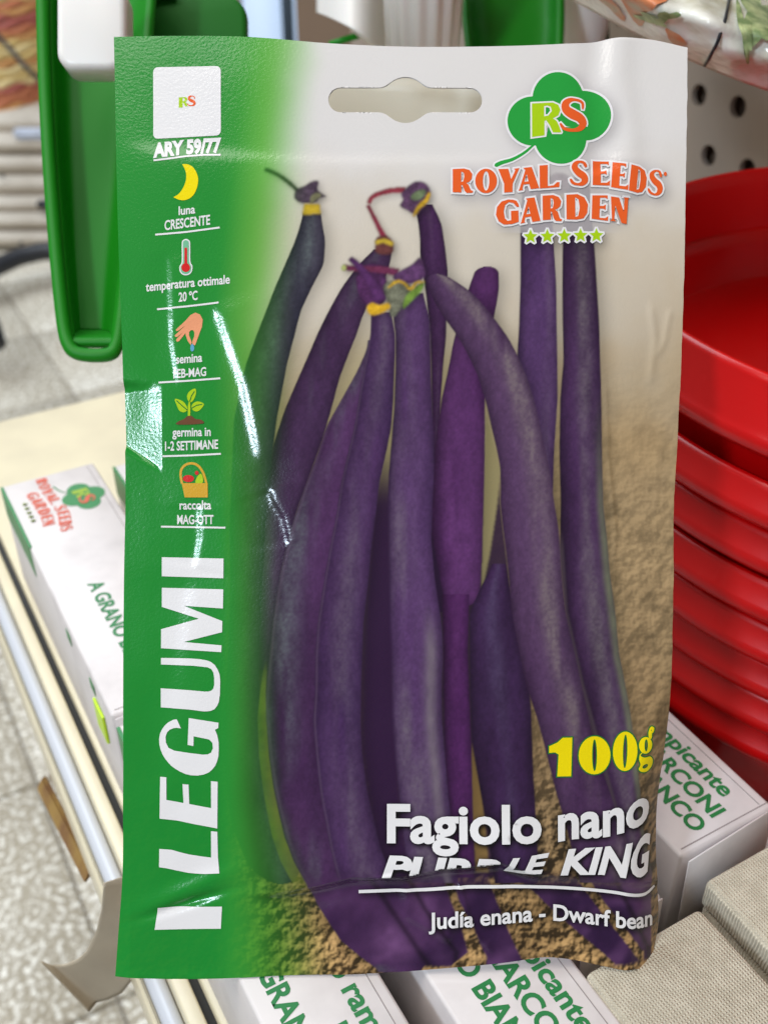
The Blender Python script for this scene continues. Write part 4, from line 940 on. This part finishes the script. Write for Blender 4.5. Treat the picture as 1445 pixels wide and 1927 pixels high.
# ------------------------------------------------------------------ clear bag of carrots and herbs hanging from the panel
m_bag = new_mat('pale_film', lin(238, 236, 226), .14, .6, noise=(60, lin(196, 190, 160), .45, .7), bump=(70, .003, .5))
m_carrot = new_mat('carrot', lin(224, 138, 92), .35, noise=(110, lin(196, 178, 150), .45, .7))
m_herb = new_mat('herb', lin(120, 142, 92), .4, noise=(160, lin(196, 206, 150), .4, .7))
def bagf(u, v, lift=0.0):
    # hem runs from upper left to lower right; v=0 at the hem
    px = 1060+u*520; hem = -12+u*222+22*math.sin(u*3.1); py = hem-v*260
    t = .405-.025*math.sin(u*2.6)-.03*math.sin(min(1, v*1.6)*math.pi)*.9 - lift*2
    return P(px, py, t+.0018*math.sin(u*27+v*9)+.0012*math.sin(v*31-u*11))
bag = empty('hanging_bag', P(1320, 100, .40)); tag(bag, 'clear bag printed with carrots and herbs hanging in front of the back panel', 'bag')
attach(solid(link('film_sheet', grid_me('film_sheet', lambda u, v: bagf(u, v), 90, 50), m_bag), .0012), bag)
def patch(name, cu, cv, ru, rv, rot, mat, wob=.2, sd=1, lift=.0011):
    r2 = random.Random(sd); ph = [r2.uniform(0, 6) for _ in range(3)]
    def fn(i, j):
        a = i*2*math.pi; rr = j*(1+wob*math.sin(3*a+ph[0])+wob*.6*math.sin(5*a+ph[1])); x = ru*rr*math.cos(a); y_ = rv*rr*math.sin(a)
        return bagf(cu+x*math.cos(rot)-y_*math.sin(rot), cv+x*math.sin(rot)+y_*math.cos(rot), lift)
    return attach(link(name, grid_me(name, fn, 25, 8), mat), bag)
patch('carrot_print', .235, .24, .055, .16, .3, m_carrot, .12, 1); patch('carrot_print', .31, .32, .05, .13, -.3, m_carrot, .15, 2)
patch('carrot_print', .405, .10, .035, .05, .3, m_carrot, .12, 3); patch('carrot_print', .17, .10, .03, .07, .9, m_carrot, .2, 4)
patch('herb_print', .31, .15, .05, .03, .5, m_herb, .3, 5, .0016); patch('herb_print', .37, .22, .018, .09, -.5, m_herb, .3, 6, .0016)
patch('herb_print', .70, .52, .07, .22, .1, m_herb, .35, 7, .0016); patch('herb_print', .655, .36, .022, .18, .1, m_herb, .3, 8, .002)
attach(link('string', tube_me('string', [bagf(.605, .62, .002), bagf(.585, .40, .002), bagf(.555, .2, .002), bagf(.525, .06, .002), bagf(.51, .0, .002)], .0006, 6), m_dark), bag)

# ------------------------------------------------------------------ paper tag, lath and things on the floor
m_paper = new_mat('tag_paper', lin(186, 172, 150), .7, noise=(40, lin(172, 158, 138), .4, .7))
m_lath = new_mat('lath_wood', lin(150, 118, 62), .6, noise=(60, lin(120, 84, 50), .4, .65))
m_lath2 = new_mat('red_wood', lin(120, 76, 56), .65, noise=(60, lin(92, 58, 44), .4, .65))
tagl = [[(196, 1662), (262, 1640)], [(192, 1710), (262, 1730)], [(182, 1752), (260, 1800)], [(164, 1790), (248, 1846)], [(146, 1806), (230, 1868)], [(120, 1816), (205, 1880)], [(96, 1816), (182, 1886)], [(76, 1808), (168, 1904)]]
def tagf(u, v):
    k = v*(len(tagl)-1); i = min(int(k), len(tagl)-2); f = k-i
    a = [tagl[i][s][0]*(1-f)+tagl[i+1][s][0]*f for s in (0, 1)]; c = [tagl[i][s][1]*(1-f)+tagl[i+1][s][1]*f for s in (0, 1)]
    return P(a[0]+(a[1]-a[0])*u, c[0]+(c[1]-c[0])*u, .355+.03*math.sin(v*2.2)+.012*u)
pt = solid(link('paper_tag', grid_me('paper_tag', tagf, 16, 40), m_paper), .0004); tag(pt, 'curled beige paper tag hanging below the shelf rail', 'paper tag')
def lath(name, a, b_, wpx, th, mat, label):
    c = [P(*a), P(*b_)]; d = (c[1]-c[0]).normalized(); s = d.cross(FW).normalized()*(wpx*a[2]/F/2)
    bm = bmesh.new()
    vs = [bm.verts.new(p+sg*s+e) for p in c for sg in (-1, 1) for e in (Vector(), FW*th)]
    for f in ((0, 1, 3, 2), (4, 6, 7, 5), (0, 2, 6, 4), (1, 5, 7, 3), (0, 4, 5, 1), (2, 3, 7, 6)): bm.faces.new([vs[k] for k in f])
    bmesh.ops.bevel(bm, geom=bm.edges[:], offset=.0012, segments=2, affect='EDGES')
    o = link(name, mesh_bm(bm, name), mat); tag(o, label, 'wood strip')
lath('wooden_lath', (74, 1474, .50), (166, 1652, .43), 30, .006, m_lath, 'olive brown wooden lath sticking out under the shelf rail')
lath('wooden_lath', (96, 1446, .51), (150, 1570, .475), 22, .006, m_lath2, 'short reddish brown wooden strip lying behind the olive lath')

# slatted white crate and wicker basket far down the aisle
m_plank = new_mat('whitewashed_wood', lin(206, 196, 182), .7, noise=(9, lin(178, 166, 150), .38, .66), bump=(40, .004, .4))
m_label = new_mat('label_paper', lin(214, 222, 240), .5)
wick = [new_mat('wicker_%d' % k, lin(*c), .6, bump=(120, .004, .6)) for k, c in enumerate(((222, 192, 124), (196, 120, 84), (206, 150, 92), (176, 96, 84), (232, 208, 150)))]
T = 2.55
crate = empty('slatted_crate', Vector((P(20, 480, T).x, P(20, 480, T).y, 0))); tag(crate, 'whitewashed slatted wooden crate standing on the tiles beneath the wicker basket', 'crate')
cdir = (RT+Vector((0, 0, 0))).normalized(); back = Vector((FW.x, FW.y, 0)).normalized()
def beam(name, px, py0, py1, t, length, depth, mat, root, px1=None):
    a = P(px, py0, t); b_ = P(px, py1, t); h = a.z-b_.z
    bm = bmesh.new(); bmesh.ops.create_cube(bm, size=1)
    for v in bm.verts: v.co = Vector((v.co.x*length, v.co.y*depth, v.co.z*h))
    bmesh.ops.bevel(bm, geom=bm.edges[:], offset=.005, segments=2, affect='EDGES')
    o = link(name, mesh_bm(bm, name, True), mat); o.location = (a+b_)/2+back*depth/2; o.rotation_euler = (0, 0, math.atan2(cdir.y, cdir.x)); return attach(o, root)
ys_ = [214, 256, 292, 332, 372, 404, 436, 470]
for k in range(len(ys_)-1):
    beam('slat', 10, ys_[k]+2, ys_[k+1]-2, T+random.uniform(-.015, .015), 1.1, .30, m_plank, crate)
beam('label', 60, 240, 264, T-.03, .085, .004, m_label, crate); beam('bracket', 88, 378, 396, T-.035, .05, .02, m_dark, crate)
for px, py in ((4, 330), (40, 458)): beam('knot', px, py-3, py+5, T-.024, .016, .006, m_dark, crate)
bk = empty('wicker_basket', P(0, 212, T+.05)); tag(bk, 'woven wicker basket in yellow, orange and rust bands on the slatted crate', 'basket')
for k in range(19):
    yy = 172-k*12.0; pts = []
    for s in range(42):
        a = math.pi*(1.0+s/41); pp = P(-70, yy+5*math.sin(s*1.3+k*2.1), T+.20)
        pts.append(pp+cdir*(.245+.0035*k)*math.cos(a)+back*(.245+.0035*k)*math.sin(a))
    attach(link('strand', tube_me('strand', pts, .0105, 7), wick[(0, 0, 1, 2, 3, 3, 1, 2, 0, 4, 0, 2, 4, 0, 4, 3, 1, 1, 2)[::-1][k]]), bk)
attach(link('cord', tube_me('cord', [P(-10, 60, T-.03), P(20, 92, T-.03), P(50, 128, T-.03), P(84, 158, T-.02)], .006), m_dark), bk)
hose = [P(-40, 520, 2.25), P(0, 500, 2.3), P(35, 484, 2.33), P(75, 474, 2.35), P(120, 470, 2.36), P(160, 478, 2.36)]
hz = link('black_hose', tube_me('black_hose', [Vector((p.x, p.y, max(p.z, .02))) for p in hose], .020, 12), m_dark); tag(hz, 'curved black hose lying on the tiles in front of the slatted crate', 'hose')
cf = link('castor_foot', tube_me('castor_foot', [P(-40, 575, 2.0), P(-16, 620, 1.97), P(-4, 648, 1.95)], [.024, .020, .017]), m_dark); tag(cf, 'black rounded stand foot on the pale tiles', 'stand foot')

# shop door far behind
m_glass = new_mat('door_glass', lin(206, 222, 244), .25); eb = m_glass.node_tree.nodes['Principled BSDF']; eb.inputs['Emission Color'].default_value = (*lin(200, 222, 250), 1); eb.inputs['Emission Strength'].default_value = .75
m_frame = new_mat('door_frame', lin(84, 98, 110), .4); m_purple = new_mat('purple_bag', lin(64, 58, 130), .4, noise=(14, lin(130, 122, 210), .52, .68), bump=(16, .05, .6))
door = empty('glass_door', Vector((P(560, 40, 4.5).x, P(560, 40, 4.5).y, 0))); tag(door, 'pale glass shop door with grey frame far behind the scoops', 'door')
beam('pane', 495, -260, 330, 4.5, .165, .01, m_glass, door); beam('frame_post', 541, -260, 330, 4.47, .05, .05, m_frame, door); beam('pane', 630, -260, 330, 4.5, .36, .01, m_glass, door)
pb = link('purple_sack', lathe_me('purple_sack', [(.001, 0), (.08, .0), (.10, .05), (.11, .16), (.095, .24), (.06, .29), (.03, .32), (.001, .33)], 40, lambda a: .06*math.sin(3*a)+.04*math.sin(7*a)), m_purple)
pb.location = P(686, 150, 3.6); tag(pb, 'dark purple patterned sack in front of the glass door', 'sack')
st = link('stool', box_me('stool', -.1, .2, -.2, .1, -pb.location.z+.001, -.001, .01), m_plank); st.location = pb.location; tag(st, 'pale block plinth under the purple sack', 'plinth')
m_wall = new_mat('shop_wall', lin(222, 220, 216), .8)
wl = link('far_wall', box_me('far_wall', -3.5, 5.0, 8.4, 8.5, 0, 3.0), m_wall); structure(wl)
